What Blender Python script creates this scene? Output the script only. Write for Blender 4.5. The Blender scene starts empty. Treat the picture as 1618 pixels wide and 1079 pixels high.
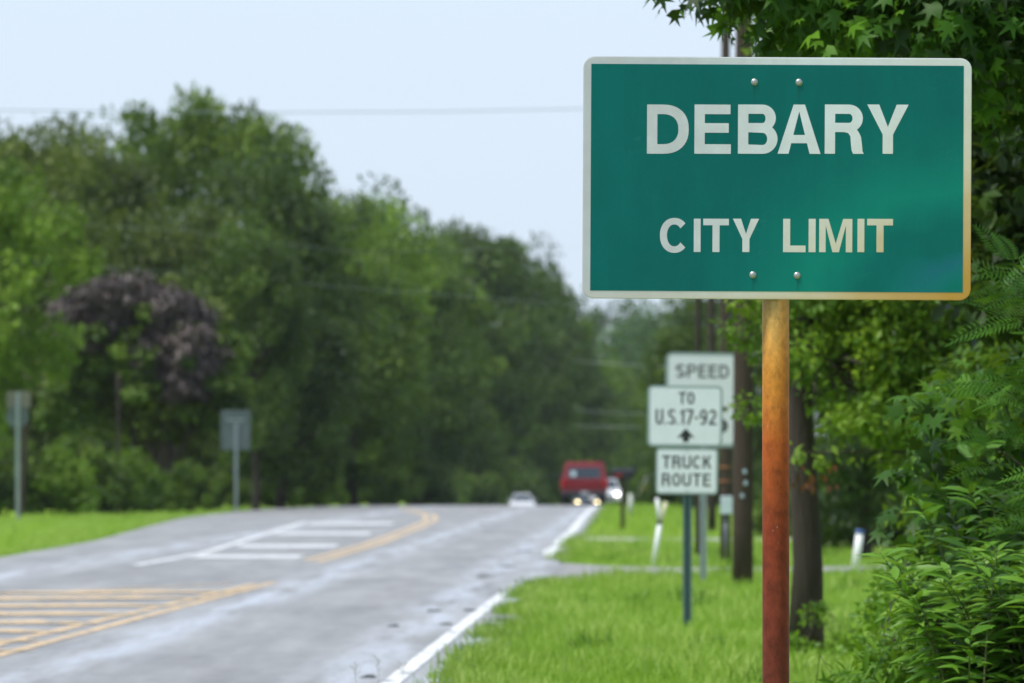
import bpy, bmesh, math, random
import numpy as np
from mathutils import Vector, Matrix

# ------------------------------------------------------------------ camera, world, sun, exposure
scene = bpy.context.scene
COL = scene.collection
FPX, CX, HY, CAMH = 13700.0, 809.0, 747.0, 1.28      # long lens looking down the verge
cd = bpy.data.cameras.new('camera')
cam = bpy.data.objects.new('camera', cd); COL.objects.link(cam)
cam.location = (0, 0, CAMH)
cam.rotation_euler = (math.radians(90) + math.atan((HY - 539.5) / FPX), 0, 0)
cd.sensor_width = 36.0
cd.lens = FPX / 1618.0 * 36.0
cd.clip_start = 0.5
cd.clip_end = 9000
cd.dof.use_dof = True
cd.dof.focus_distance = 27.6
cd.dof.aperture_fstop = 11.5
scene.camera = cam

SUN_EL, SUN_AZ = math.radians(64), math.radians(245)   # azimuth clockwise from +Y: behind and left
world = bpy.data.worlds.new('World'); scene.world = world
world.use_nodes = True
wn, wl = world.node_tree.nodes, world.node_tree.links
wn.clear()
wo = wn.new('ShaderNodeOutputWorld'); bg = wn.new('ShaderNodeBackground')
sky = wn.new('ShaderNodeTexSky'); sky.sky_type = 'NISHITA'; sky.sun_disc = False
sky.sun_elevation = SUN_EL; sky.sun_rotation = SUN_AZ
sky.air_density = 1.0; sky.dust_density = 1.2; sky.ozone_density = 2.0
veil = wn.new('ShaderNodeMix'); veil.data_type = 'RGBA'           # thin even overcast over the whole sky
veil.inputs['Factor'].default_value = 0.80
veil.inputs['B'].default_value = (5.1, 6.0, 7.25, 1)
wl.new(sky.outputs[0], veil.inputs['A'])
wl.new(veil.outputs['Result'], bg.inputs['Color'])
bg.inputs['Strength'].default_value = 0.088
wl.new(bg.outputs[0], wo.inputs['Surface'])
sl = bpy.data.lights.new('sun', 'SUN'); sun = bpy.data.objects.new('sun', sl); COL.objects.link(sun)
sl.energy = 2.2; sl.angle = math.radians(10); sl.color = (1.0, 0.96, 0.88)
sd = Vector((math.sin(SUN_AZ) * math.cos(SUN_EL), math.cos(SUN_AZ) * math.cos(SUN_EL), math.sin(SUN_EL)))
sun.rotation_euler = sd.to_track_quat('Z', 'Y').to_euler(); sun.location = (-20, -20, 60)
scene.view_settings.view_transform = 'Standard'
scene.view_settings.look = 'None'
scene.view_settings.exposure = 0.78
scene.view_settings.gamma = 1.0
scene.view_settings.use_curve_mapping = False
scene.render.engine = 'CYCLES'
cy = scene.cycles
cy.max_bounces = 7; cy.diffuse_bounces = 3; cy.glossy_bounces = 3; cy.transmission_bounces = 4
cy.transparent_max_bounces = 4; cy.caustics_reflective = False; cy.caustics_refractive = False
cy.use_denoising = True
cy.sample_clamp_indirect = 6.0

HAZE = 0.00005
# ------------------------------------------------------------------ helpers
def P(px, py, d):                        # a direction measured in the photograph, at distance d
    return Vector(((px - CX) / FPX * d, d, CAMH + (HY - py) / FPX * d))
def prof(d):                             # the road rises flat and falls away behind a crest
    if d < 280: return 0.0
    if d < 900: return -1.56e-5 * (d - 280) ** 2
    return -1.56e-5 * 620 ** 2 - 0.0193 * (900 - 280) * 0.15 * (1 - math.exp(-(d - 900) / 600.0))
def edge(d): return -1.2 + 0.0135 * d    # right pavement edge
def gz(x, d):                            # ground height
    u = x - edge(min(d, 900))
    w = 1.0 if u < 1.0 else max(0.0, 1 - (u - 1.0) / 4.0) if d < 520 else max(max(0.0, 1 - (u - 1.0) / 4.0), min(1, (d - 520) / 120))
    return prof(d) * w
def G(px, py):                           # pixel -> point on the flat ground
    d = CAMH * FPX / (py - HY)
    for _ in range(30):
        z = gz((px - CX) / FPX * d, d); d2 = (CAMH - z) * FPX / (py - HY)
        d = 0.5 * d + 0.5 * d2
    x = (px - CX) / FPX * d
    return Vector((x, d, gz(x, d)))

def tag(o, label=None, cat=None, group=None, kind=None):
    if label: o['label'] = label
    if cat: o['category'] = cat
    if group: o['group'] = group
    if kind: o['kind'] = kind
    return o
def empty(name, loc, label=None, cat=None, group=None, rz=0.0):
    o = bpy.data.objects.new(name, None); COL.objects.link(o)
    o.empty_display_size = 0.2
    o.location = loc; o.rotation_euler = (0, 0, rz)
    return tag(o, label, cat, group)
def link(name, me, mat=None, parent=None, loc=None):
    o = bpy.data.objects.new(name, me); COL.objects.link(o)
    if mat is not None and not me.materials: me.materials.append(mat)
    if parent is not None: o.parent = parent
    if loc is not None: o.location = loc
    return o

class MB:
    def __init__(s): s.v = []; s.f = []; s.sm = []
    def add(s, vs, fs, smooth=False):
        n = len(s.v); s.v += [tuple(v) for v in vs]
        s.f += [tuple(i + n for i in f) for f in fs]; s.sm += [smooth] * len(fs)
        return s
    def box(s, x0, x1, y0, y1, z0, z1):
        return s.add([(x0,y0,z0),(x1,y0,z0),(x1,y1,z0),(x0,y1,z0),(x0,y0,z1),(x1,y0,z1),(x1,y1,z1),(x0,y1,z1)],
                     [(0,3,2,1),(4,5,6,7),(0,1,5,4),(1,2,6,5),(2,3,7,6),(3,0,4,7)])
    def rbox(s, x0, x1, y0, y1, z0, z1, b=0.03, seg=2, fn=None):
        bm = bmesh.new(); bmesh.ops.create_cube(bm, size=1.0)
        for v in bm.verts:
            v.co = Vector(((x0+x1)/2 + v.co.x*(x1-x0), (y0+y1)/2 + v.co.y*(y1-y0), (z0+z1)/2 + v.co.z*(z1-z0)))
            if fn: v.co = Vector(fn(v.co))
        bmesh.ops.bevel(bm, geom=list(bm.edges), offset=b, segments=seg, profile=0.6, affect='EDGES', clamp_overlap=True)
        bm.verts.index_update()
        s.add([v.co[:] for v in bm.verts], [tuple(v.index for v in f.verts) for f in bm.faces], False); bm.free()
        return s
    def tube(s, pts, rad, n=8, cap=True, wob=0.0, rng=None):
        pts = [Vector(p) for p in pts]
        if not hasattr(rad, '__len__'): rad = [rad] * len(pts)
        rings = []
        for i, p in enumerate(pts):
            t = (pts[min(i+1, len(pts)-1)] - pts[max(i-1, 0)]).normalized()
            a = t.orthogonal().normalized() if i == 0 else (a - t * a.dot(t)).normalized()
            b = t.cross(a)
            rings.append([p + (a*math.cos(2*math.pi*k/n) + b*math.sin(2*math.pi*k/n)) * rad[i] * (1 + (rng.uniform(-wob, wob) if rng else 0)) for k in range(n)])
        vs = [v for r in rings for v in r]; fs = []
        for i in range(len(pts)-1):
            for k in range(n):
                fs.append((i*n+k, i*n+(k+1)%n, (i+1)*n+(k+1)%n, (i+1)*n+k))
        s.add(vs, fs, True)
        if cap:
            m = len(s.v) - len(vs)
            s.f.append(tuple(m + k for k in reversed(range(n)))); s.sm.append(False)
            s.f.append(tuple(m + (len(pts)-1)*n + k for k in range(n))); s.sm.append(False)
        return s
    def prism(s, poly, y0, y1):           # polygon in x,z (counter-clockwise seen from -y) pushed along y
        n = len(poly)
        vs = [(x, y0, z) for x, z in poly] + [(x, y1, z) for x, z in poly]
        fs = [tuple(range(n)), tuple(range(2*n-1, n-1, -1))] + [(i, i+n, (i+1)%n+n, (i+1)%n) for i in range(n)]
        return s.add(vs, fs)
    def mesh(s, name, mat=None):
        me = bpy.data.meshes.new(name); me.from_pydata(s.v, [], s.f); me.update()
        me.polygons.foreach_set('use_smooth', s.sm)
        if mat: me.materials.append(mat)
        return me
    def build(s, name, mat, parent=None, loc=None): return link(name, s.mesh(name, mat), None, parent, loc)

def rrect(w, h, r, seg=6):
    out = []
    for cx, cz, a0 in ((w/2-r, -h/2+r, -90), (w/2-r, h/2-r, 0), (-w/2+r, h/2-r, 90), (-w/2+r, -h/2+r, 180)):
        for k in range(seg+1):
            a = math.radians(a0 + 90*k/seg); out.append((cx + r*math.cos(a), cz + r*math.sin(a)))
    return out

# ------------------------------------------------------------------ materials
def new_mat(name):
    m = bpy.data.materials.new(name); m.use_nodes = True
    nt = m.node_tree; nt.nodes.clear()
    out = nt.nodes.new('ShaderNodeOutputMaterial'); b = nt.nodes.new('ShaderNodeBsdfPrincipled')
    nt.links.new(b.outputs[0], out.inputs['Surface'])
    return m, nt, b, out
def N(nt, t, **kw):
    n = nt.nodes.new(t)
    for k, v in kw.items(): setattr(n, k, v)
    return n
def coords(nt, scale=(1,1,1), obj=None, kind='Object'):
    tc = N(nt, 'ShaderNodeTexCoord')
    if obj: tc.object = obj
    mp = N(nt, 'ShaderNodeMapping'); mp.inputs['Scale'].default_value = scale
    nt.links.new(tc.outputs[kind], mp.inputs[0]); return mp.outputs[0]
def noise(nt, vec, scale, detail=4, rough=0.55):
    n = N(nt, 'ShaderNodeTexNoise'); n.inputs['Scale'].default_value = scale
    n.inputs['Detail'].default_value = detail; n.inputs['Roughness'].default_value = rough
    if vec is not None: nt.links.new(vec, n.inputs['Vector'])
    return n.outputs['Fac']
def ramp(nt, fac, stops, interp='LINEAR'):
    r = N(nt, 'ShaderNodeValToRGB'); r.color_ramp.interpolation = interp
    el = r.color_ramp.elements
    while len(el) < len(stops): el.new(0.5)
    for e, (p, c) in zip(el, stops):
        e.position = p; e.color = (*c, 1) if len(c) == 3 else c
    nt.links.new(fac, r.inputs[0]); return r.outputs[0]
def g1(v): return (v, v, v)
def mixc(nt, fac, a, b, mode='MIX'):
    m = N(nt, 'ShaderNodeMix', data_type='RGBA', blend_type=mode)
    for key, val in (('Factor', fac), ('A', a), ('B', b)):
        sock = [i for i in m.inputs if i.name == key and (i.type == 'RGBA' if key != 'Factor' else i.type == 'VALUE')][0]
        if hasattr(val, 'node'): nt.links.new(val, sock)
        else: sock.default_value = val if key == 'Factor' else (*val, 1)
    return [o for o in m.outputs if o.type == 'RGBA'][0]
def mth(nt, op, a, b=None, c=None, clamp=False):
    m = N(nt, 'ShaderNodeMath', operation=op, use_clamp=clamp)
    for i, v in enumerate((a, b, c)):
        if v is None: continue
        if hasattr(v, 'node'): nt.links.new(v, m.inputs[i])
        else: m.inputs[i].default_value = v
    return m.outputs[0]
def bump(nt, b, h, strength=0.3, dist=0.01):
    n = N(nt, 'ShaderNodeBump'); n.inputs['Strength'].default_value = strength; n.inputs['Distance'].default_value = dist
    nt.links.new(h, n.inputs['Height']); nt.links.new(n.outputs[0], b.inputs['Normal'])

def simple(name, col, rough=0.5, metal=0.0, var=0.15, scale=20, bmp=0.0):
    m, nt, b, _ = new_mat(name)
    v = coords(nt); f = noise(nt, v, scale)
    c = ramp(nt, f, [(0.25, tuple(x*(1-var) for x in col)), (0.75, tuple(min(1, x*(1+var)) for x in col))])
    nt.links.new(c, b.inputs['Base Color'])
    b.inputs['Roughness'].default_value = rough; b.inputs['Metallic'].default_value = metal
    if bmp: bump(nt, b, f, bmp, 0.01)
    return m
def leafmat(name, dark, mid, light, trans=0.30, rough=0.45, spec=0.35):
    m, nt, b, out = new_mat(name)
    at = N(nt, 'ShaderNodeAttribute'); at.attribute_name = 'tone'
    oi = N(nt, 'ShaderNodeObjectInfo')
    s = mth(nt, 'ADD', at.outputs['Fac'], mth(nt, 'MULTIPLY', mth(nt, 'SUBTRACT', oi.outputs['Random'], 0.5), 0.40), clamp=True)
    c = ramp(nt, s, [(0.0, dark), (0.5, mid), (1.0, light)])
    nt.links.new(c, b.inputs['Base Color'])
    b.inputs['Roughness'].default_value = rough
    b.inputs['Specular IOR Level'].default_value = spec
    t = N(nt, 'ShaderNodeBsdfTranslucent')
    nt.links.new(mixc(nt, 0.5, c, (0.22, 0.34, 0.02), 'MIX'), t.inputs[0])
    mx = N(nt, 'ShaderNodeMixShader'); mx.inputs[0].default_value = trans
    nt.links.new(b.outputs[0], mx.inputs[1]); nt.links.new(t.outputs[0], mx.inputs[2])
    nt.links.new(mx.outputs[0], out.inputs['Surface'])
    return m
def barkmat(name, a, b_, sc=6):
    m, nt, b, _ = new_mat(name)
    v = coords(nt, (1, 1, 0.18)); f = noise(nt, v, sc*3, 6, 0.65)
    w = noise(nt, coords(nt), sc*0.4, 3)
    c = mixc(nt, w, ramp(nt, f, [(0.3, a), (0.7, b_)]), tuple(x*1.25 for x in b_))
    nt.links.new(c, b.inputs['Base Color']); b.inputs['Roughness'].default_value = 0.9
    bump(nt, b, f, 0.9, 0.03)
    return m

LM = {
 'dark':  leafmat('leaf_dark',  (0.009,0.026,0.005), (0.034,0.072,0.012), (0.095,0.160,0.024), 0.24, .5, .25),
 'mid':   leafmat('leaf_mid',   (0.018,0.046,0.006), (0.070,0.130,0.015), (0.175,0.265,0.032), .30, .5, .25),
 'olive': leafmat('leaf_olive', (0.026,0.046,0.008), (0.080,0.114,0.018), (0.170,0.210,0.036), .26, .5, .25),
 'bright':leafmat('leaf_bright',(0.040,0.090,0.008), (0.120,0.215,0.018), (0.230,0.350,0.034), .28, .5, .25),
 'bluish':leafmat('leaf_bluish',(0.022,0.056,0.026), (0.055,0.120,0.046), (0.100,0.185,0.064)),  # distance haze tinted into the leaf colour of the far trees
 'vine':  leafmat('leaf_dead_vine', (0.046,0.034,0.033), (0.094,0.070,0.067), (0.140,0.108,0.100), 0.08),
 'gum':   leafmat('leaf_sweetgum', (0.008,0.034,0.002), (0.045,0.140,0.007), (0.155,0.320,0.018), 0.30, 0.5, 0.22),
 'bush':  leafmat('leaf_bush', (0.014,0.048,0.003), (0.095,0.200,0.011), (0.240,0.370,0.024), 0.34, 0.5, 0.25),
 'lance': leafmat('leaf_lance', (0.014,0.058,0.004), (0.085,0.215,0.014), (0.220,0.400,0.044), 0.32, 0.45, 0.28),
 'weed':  leafmat('leaf_weed', (0.020,0.072,0.005), (0.100,0.230,0.014), (0.240,0.420,0.030), 0.35, 0.45, 0.28),
 'frond': leafmat('leaf_frond', (0.014,0.058,0.006), (0.050,0.155,0.014), (0.110,0.260,0.028), 0.32, 0.45, 0.25),
 'grass': leafmat('leaf_grass', (0.125,0.240,0.016), (0.255,0.430,0.042), (0.480,0.600,0.160), 0.42, 0.5, 0.25),
 'red':   leafmat('leaf_red', (0.08,0.02,0.010), (0.13,0.03,0.012), (0.20,0.06,0.02), 0.2),
}
BARK = barkmat('bark_brown', (0.010,0.007,0.005), (0.040,0.030,0.021))
BARKG = barkmat('bark_grey', (0.05,0.045,0.042), (0.15,0.14,0.13))
POLEW = barkmat('pole_wood', (0.016,0.011,0.008), (0.050,0.033,0.022), 10)
GALV = simple('galvanised_steel', (0.36,0.41,0.43), 0.45, 0.7, 0.2, 30)
SGREEN = simple('green_channel_steel', (0.09,0.15,0.16), 0.5, 0.3, 0.3, 40)
BLACKP = simple('black_print', (0.012,0.013,0.015), 0.5, 0, 0.3, 40)

# ------------------------------------------------------------------ ground, road, markings
def grid_sheet(name, mat, xs, ds, zfun, kind='structure', parent=None):
    vs = []; fs = []
    for d in ds:
        row = xs(d)
        for x in row: vs.append((x, d, zfun(x, d)))
    n = len(xs(ds[0]))
    for j in range(len(ds)-1):
        for i in range(n-1):
            fs.append((j*n+i, j*n+i+1, (j+1)*n+i+1, (j+1)*n+i))
    me = bpy.data.meshes.new(name); me.from_pydata(vs, [], fs); me.update()
    me.polygons.foreach_set('use_smooth', [True]*len(fs))
    o = link(name, me, mat, parent)
    if kind: o['kind'] = kind
    return o

m, nt, b, _ = new_mat('grass_ground')
v = coords(nt)
f1 = noise(nt, v, 0.35, 5); f2 = noise(nt, v, 9.0, 5, 0.7)
c = ramp(nt, f1, [(0.22, (0.130,0.235,0.020)), (0.5, (0.225,0.375,0.032)), (0.78, (0.340,0.460,0.080))])
c2 = ramp(nt, f2, [(0.3, (0.55,0.6,0.5)), (0.7, (1.15,1.1,1.0))])
c = mixc(nt, 1.0, c, c2, 'MULTIPLY')
sx = N(nt, 'ShaderNodeSeparateXYZ'); nt.links.new(v, sx.inputs[0])
u = mth(nt, 'SUBTRACT', mth(nt, 'ADD', sx.outputs[0], 1.2), mth(nt, 'MULTIPLY', sx.outputs[1], 0.0135))
un = mth(nt, 'ADD', u, mth(nt, 'MULTIPLY', mth(nt, 'SUBTRACT', noise(nt, v, 1.6, 4), 0.5), 0.7))
soil = ramp(nt, mth(nt, 'ADD', mth(nt, 'MULTIPLY', mth(nt, 'ABSOLUTE', un), 2.2), 0.0), [(0.30, g1(1)), (0.60, g1(0))])
c = mixc(nt, soil, c, (0.085,0.075,0.050))
nt.links.new(c, b.inputs['Base Color']); b.inputs['Roughness'].default_value = 0.95
b.inputs['Specular IOR Level'].default_value = 0.05
bump(nt, b, f2, 0.6, 0.05)
GROUND = m
dl = [-60, -20, 0, 20, 40, 60, 90, 120, 160, 200, 240, 280] + list(range(295, 620, 15)) + [650, 700, 760, 820, 900, 1000, 1200, 1600, 2500, 4000, 7000]
def gx(d):
    e = edge(min(max(d, 0), 900))
    return [-4000, -800, -200, -60, -25] + [e + k for k in (-16, -13, -11, -9, -7, -5, -3, -1.5, 0, 1, 2, 3, 4, 5, 7, 10, 16)] + [60, 200, 800, 4000]
ground = grid_sheet('ground', GROUND, gx, dl, lambda x, d: gz(x, d) - 0.03)

m, nt, b, _ = new_mat('worn_asphalt')
v = coords(nt); vl = coords(nt, (1.0, 0.03, 1.0)); vl2 = coords(nt, (1, 0.10, 1))
agg = noise(nt, v, 55, 3, 0.7); big = noise(nt, vl2, 0.9, 5); lane = noise(nt, vl, 1.3, 3)
c = ramp(nt, big, [(0.3, (0.190,0.187,0.188)), (0.7, (0.305,0.300,0.299))])
c = mixc(nt, 1.0, c, ramp(nt, agg, [(0.3, g1(0.80)), (0.7, g1(1.15))]), 'MULTIPLY')
c = mixc(nt, 1.0, c, ramp(nt, noise(nt, coords(nt, (1, .22, 1)), 5, 6, .75), [(0.3, g1(0.82)), (0.5, g1(1.0)), (0.72, g1(1.14))]), 'MULTIPLY')
c = mixc(nt, 1.0, c, ramp(nt, noise(nt, coords(nt, (1, .05, 1)), 3.2, 4, .6), [(0.3, g1(0.84)), (0.7, g1(1.14))]), 'MULTIPLY')
sx = N(nt, 'ShaderNodeSeparateXYZ'); nt.links.new(v, sx.inputs[0])
u = mth(nt, 'SUBTRACT', mth(nt, 'ADD', sx.outputs[0], 1.2), mth(nt, 'MULTIPLY', sx.outputs[1], 0.0135))
# damp wheel paths and gutter: smoother, with pale blue sky sheen painted into the colour
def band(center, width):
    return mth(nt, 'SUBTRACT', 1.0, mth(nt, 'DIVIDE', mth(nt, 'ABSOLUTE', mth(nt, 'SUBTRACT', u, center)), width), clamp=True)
wet_sheen = mth(nt, 'MAXIMUM', band(-0.55, 0.45), mth(nt, 'MAXIMUM', band(-2.55, 0.50), mth(nt, 'MAXIMUM', band(-0.02, 0.30), band(-6.6, 0.7))))
wet_sheen = mth(nt, 'MULTIPLY', wet_sheen, ramp(nt, noise(nt, coords(nt, (1, .045, 1)), 2.4, 5, 0.65), [(0.40, g1(0)), (0.62, g1(1))]), clamp=True)
nt.links.new(mixc(nt, wet_sheen, c, (0.42,0.44,0.49)), b.inputs['Base Color'])
r = mth(nt, 'SUBTRACT', mth(nt, 'ADD', 0.46, mth(nt, 'MULTIPLY', lane, 0.20)), mth(nt, 'MULTIPLY', wet_sheen, 0.24))
nt.links.new(r, b.inputs['Roughness'])
b.inputs['Specular IOR Level'].default_value = 0.5
bump(nt, b, agg, 0.35, 0.004)
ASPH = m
def left_u(d):
    pts = [(-60,-7.9),(120,-8.1),(162,-8.8),(205,-10.2),(247,-11.5),(300,-11.8),(360,-10.5),(430,-8.4),(900,-8.0)]
    for (a, ua), (c_, uc) in zip(pts, pts[1:]):
        if d <= c_: return ua + (uc-ua)*(d-a)/(c_-a)
    return -8.0
rng = random.Random(5)
ragged = {}
def right_u(d):
    k = round(d, 2)
    if k not in ragged: ragged[k] = rng.uniform(-0.05, 0.07)
    return 0.26 + ragged[k]*1.5
rds = [-60, -20, 0, 20] + [30 + 1.5*i for i in range(80)] + list(range(152, 300, 6)) + list(range(300, 620, 12)) + [650, 700, 760, 820, 900]
def bend(d): return 0.0 if d < 560 else 6e-4*(d-560)**2
def rx_(d):
    l, r_ = left_u(d), right_u(d); e = edge(d) + bend(d)
    return [e + l + (r_-l)*k/12 for k in range(13)]
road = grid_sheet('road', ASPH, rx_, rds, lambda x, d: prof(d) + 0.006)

m, nt, b, _ = new_mat('worn_white_paint')
v = coords(nt); f = noise(nt, coords(nt, (1, 0.25, 1)), 7, 6, 0.7)
nt.links.new(ramp(nt, f, [(0.37, (0.26,0.26,0.265)), (0.50, (0.66,0.67,0.68)), (0.72, (0.85,0.86,0.87))]), b.inputs['Base Color'])
b.inputs['Roughness'].default_value = 0.55; WPAINT = m
m, nt, b, _ = new_mat('worn_yellow_paint')
f = noise(nt, coords(nt, (1, 0.2, 1)), 6, 6, 0.7)
nt.links.new(ramp(nt, f, [(0.36, (0.27,0.25,0.22)), (0.52, (0.60,0.42,0.22)), (0.72, (0.74,0.50,0.24))]), b.inputs['Base Color'])
b.inputs['Roughness'].default_value = 0.55; YPAINT = m
def stripe(name, pts, w, mat, off=0.0):   # painted line through (u, d) points, w wide
    P_ = []
    for (u0, d0), (u1, d1) in zip(pts, pts[1:]):
        n = max(2, int(abs(d1-d0)/2.5) + 1)
        for k in range(n): P_.append((u0+(u1-u0)*k/n, d0+(d1-d0)*k/n))
    P_.append(pts[-1])
    vs, fs = [], []
    for i, (u, d) in enumerate(P_):
        a = P_[max(i-1, 0)]; c_ = P_[min(i+1, len(P_)-1)]
        t = Vector((edge(c_[1])+c_[0]-edge(a[1])-a[0], c_[1]-a[1])).normalized(); nrm = Vector((-t.y, t.x))
        x = edge(d) + u
        for s in (-1, 1): vs.append((x + nrm.x*s*w/2, d + nrm.y*s*w/2, prof(d) + 0.0115 + off))
    for i in range(len(P_)-1): fs.append((2*i, 2*i+2, 2*i+3, 2*i+1))
    me = bpy.data.meshes.new(name); me.from_pydata(vs, [], fs); me.update()
    return link(name, me, mat, road)
stripe('edge_line', [(-0.26, 20), (-0.24, 53), (-0.07-0.05, 91.5)], 0.12, WPAINT)
stripe('edge_line', [(0.0, 131), (-0.10, 141), (-0.02, 150), (-0.10, 165), (-0.04, 185), (-0.12, 240), (-0.2, 420)], 0.20, WPAINT)  # edge line drawn wider so its white also paints the wet gutter's glare
stripe('centre_line', [(-3.22, 20), (-3.20, 60), (-2.92, 101)], 0.11, YPAINT)
stripe('centre_line', [(-3.55, 20), (-3.52, 60), (-3.08, 99)], 0.11, YPAINT)
stripe('gore_line', [(-8.0, 70), (-5.5, 90.5), (-3.35, 99.5)], 0.12, YPAINT)
for d0, u0, u1 in ((61.0,-5.2,-3.62),(64.5,-6.2,-3.62),(68.2,-7.2,-3.58),(72.2,-7.6,-3.55),(76.8,-7.2,-3.5),(81.8,-6.6,-3.45),(87.0,-5.9,-3.4),(91.5,-5.2,-3.35)):
    stripe('hatch_bar', [(u1, d0+1.6), (u0, d0)], 1.7, YPAINT, 0.004)
stripe('turn_lane_line', [(-3.25, 124), (-3.26, 155), (-3.62, 199), (-4.0, 234), (-4.7, 262), (-6.9, 316)], 0.13, YPAINT)
stripe('turn_lane_line', [(-3.50, 126), (-3.50, 155), (-3.86, 199), (-4.25, 234), (-5.0, 262), (-7.2, 316)], 0.13, YPAINT)
stripe('white_lane_line', [(-5.58, 119), (-5.54, 137), (-7.2, 225)], 0.17, WPAINT)
for d0, u0, u1 in ((131,-5.35,-3.75),(150,-5.55,-3.85),(181,-6.15,-4.2),(217,-6.8,-4.7)):
    stripe('white_hatch_bar', [(u0, d0), (u1, d0)], 4.6 + (d0-131)*0.05, WPAINT, 0.004)

m = simple('pale_concrete', (0.40,0.39,0.37), 0.8, 0, 0.2, 3)
def drive(name, u0, u1, pts, mat):        # (d centre, width) along u
    vs, fs = [], []
    n = 14
    for k in range(n+1):
        t = k/n; u = u0+(u1-u0)*t
        d, w = pts(t)
        x = edge(d)+u
        for s in (-1, 1): vs.append((x, d + s*w/2, gz(x, d + s*w/2) + 0.003))
    for i in range(n): fs.append((2*i, 2*i+2, 2*i+3, 2*i+1))
    me = bpy.data.meshes.new(name); me.from_pydata(vs, [], fs); me.update()
    o = link(name, me, mat); o['kind'] = 'structure'; return o
drive('driveway', -0.10, 14, lambda t: (111 + 4*min(t*3, 1) + t*2, 24*(1-min(1, t*6))**2 + 7.0 - 1.0*t), simple('driveway_asphalt', (0.24,0.235,0.23), 0.7, 0, 0.25, 2))
drive('driveway', 0.05, 14, lambda t: (165 + t*4, 9*(1-min(1, t*6))**2 + 8.0), m)

# ------------------------------------------------------------------ leaves and crowns
def leaf_template(kind):
    if kind == 'rhomb':
        v = [(0,0,0),(-.27,.45,.07),(0,1,0),(.27,.45,.07)]; f = [(0,3,2),(0,2,1)]
    elif kind == 'lance':
        v, f = [], []
        ts = [0, .18, .45, .75, 1.0]; ws = [0.015, .10, .135, .085, 0.004]
        for t, w in zip(ts, ws):
            z = -0.30*t*t
            v += [(-w, t, z+w*0.35), (0, t, z), (w, t, z+w*0.35)]
        for i in range(4):
            a = 3*i
            f += [(a, a+1, a+4), (a, a+4, a+3), (a+1, a+2, a+5), (a+1, a+5, a+4)]
    elif kind == 'star':
        v = [(0, .38, .03), (0, 0, 0)]
        tips = [(-118,.46),(-58,.58),(0,.66),(58,.58),(118,.46)]; order = []
        for i, (a, r) in enumerate(tips):
            ar = math.radians(a)
            v.append((math.sin(ar)*r, .38+math.cos(ar)*r, -0.13)); order.append(len(v)-1)
            if i < 4:
                am = math.radians((a+tips[i+1][0])/2); v.append((math.sin(am)*.20, .38+math.cos(am)*.20, 0.02)); order.append(len(v)-1)
        ring = [1] + order
        f = [(0, ring[i], ring[(i+1) % len(ring)]) for i in range(len(ring))]
        f = [(a, c_, b_) for a, b_, c_ in f]
    elif kind == 'frond':
        v, f = [], []
        n = 13
        for i in range(n):
            t = 0.12 + 0.86*i/(n-1); z = -0.42*t*t; L = 0.27*math.sin(math.pi*min(0.93, 0.18+0.75*t))
            for s in (-1, 1):
                k = len(v)
                v += [(0, t, z), (s*L*.45, t+.055, z-.00), (s*L, t+.085, z-.10*L-0.02), (s*L*.45, t+.005, z-.01)]
                f += [(k, k+3, k+2), (k, k+2, k+1)] if s > 0 else [(k, k+2, k+3), (k, k+1, k+2)]
        k = len(v)
        for t in (0, .5, 1): v += [(-.006, t, -0.42*t*t), (.006, t, -0.42*t*t)]
        f += [(k, k+1, k+3), (k, k+3, k+2), (k+2, k+3, k+5), (k+2, k+5, k+4)]
    elif kind == 'blade':
        v = [(-.045,0,0),(.045,0,0),(.03,.55,-.05),(-.03,.55,-.05),(0,1,-.28)]; f = [(0,1,2),(0,2,3),(3,2,4)]
    return np.array(v, float), np.array(f, int)
TPL = {k: leaf_template(k) for k in ('rhomb','lance','star','frond','blade')}

def frames(ydir, nrm):
    y = ydir / (np.linalg.norm(ydir, axis=1, keepdims=True) + 1e-9)
    x = np.cross(y, nrm); x /= (np.linalg.norm(x, axis=1, keepdims=True) + 1e-9)
    z = np.cross(x, y)
    return x, y, z
def leaf_mesh(name, kind, pos, ydir, nrm, size, tone, mat):
    tv, tf = TPL[kind]
    x, y, z = frames(ydir, nrm)
    V = pos[:, None, :] + size[:, None, None] * (tv[None, :, 0:1]*x[:, None, :] + tv[None, :, 1:2]*y[:, None, :] + tv[None, :, 2:3]*z[:, None, :])
    n, k = len(pos), len(tv)
    F = (tf[None] + (np.arange(n)*k)[:, None, None]).reshape(-1, 3)
    me = bpy.data.meshes.new(name)
    me.vertices.add(n*k); me.vertices.foreach_set('co', V.reshape(-1).astype(np.float32))
    me.loops.add(len(F)*3); me.loops.foreach_set('vertex_index', F.reshape(-1).astype(np.int32))
    me.polygons.add(len(F)); me.polygons.foreach_set('loop_start', (np.arange(len(F))*3).astype(np.int32))
    me.polygons.foreach_set('loop_total', np.full(len(F), 3, np.int32))
    me.update(calc_edges=True)
    a = me.attributes.new('tone', 'FLOAT', 'FACE')
    a.data.foreach_set('value', np.repeat(tone, len(tf)).astype(np.float32))
    if mat: me.materials.append(mat)
    return me
def unit(r, n):
    d = r.normal(size=(n, 3)); return d / np.linalg.norm(d, axis=1, keepdims=True)
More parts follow.
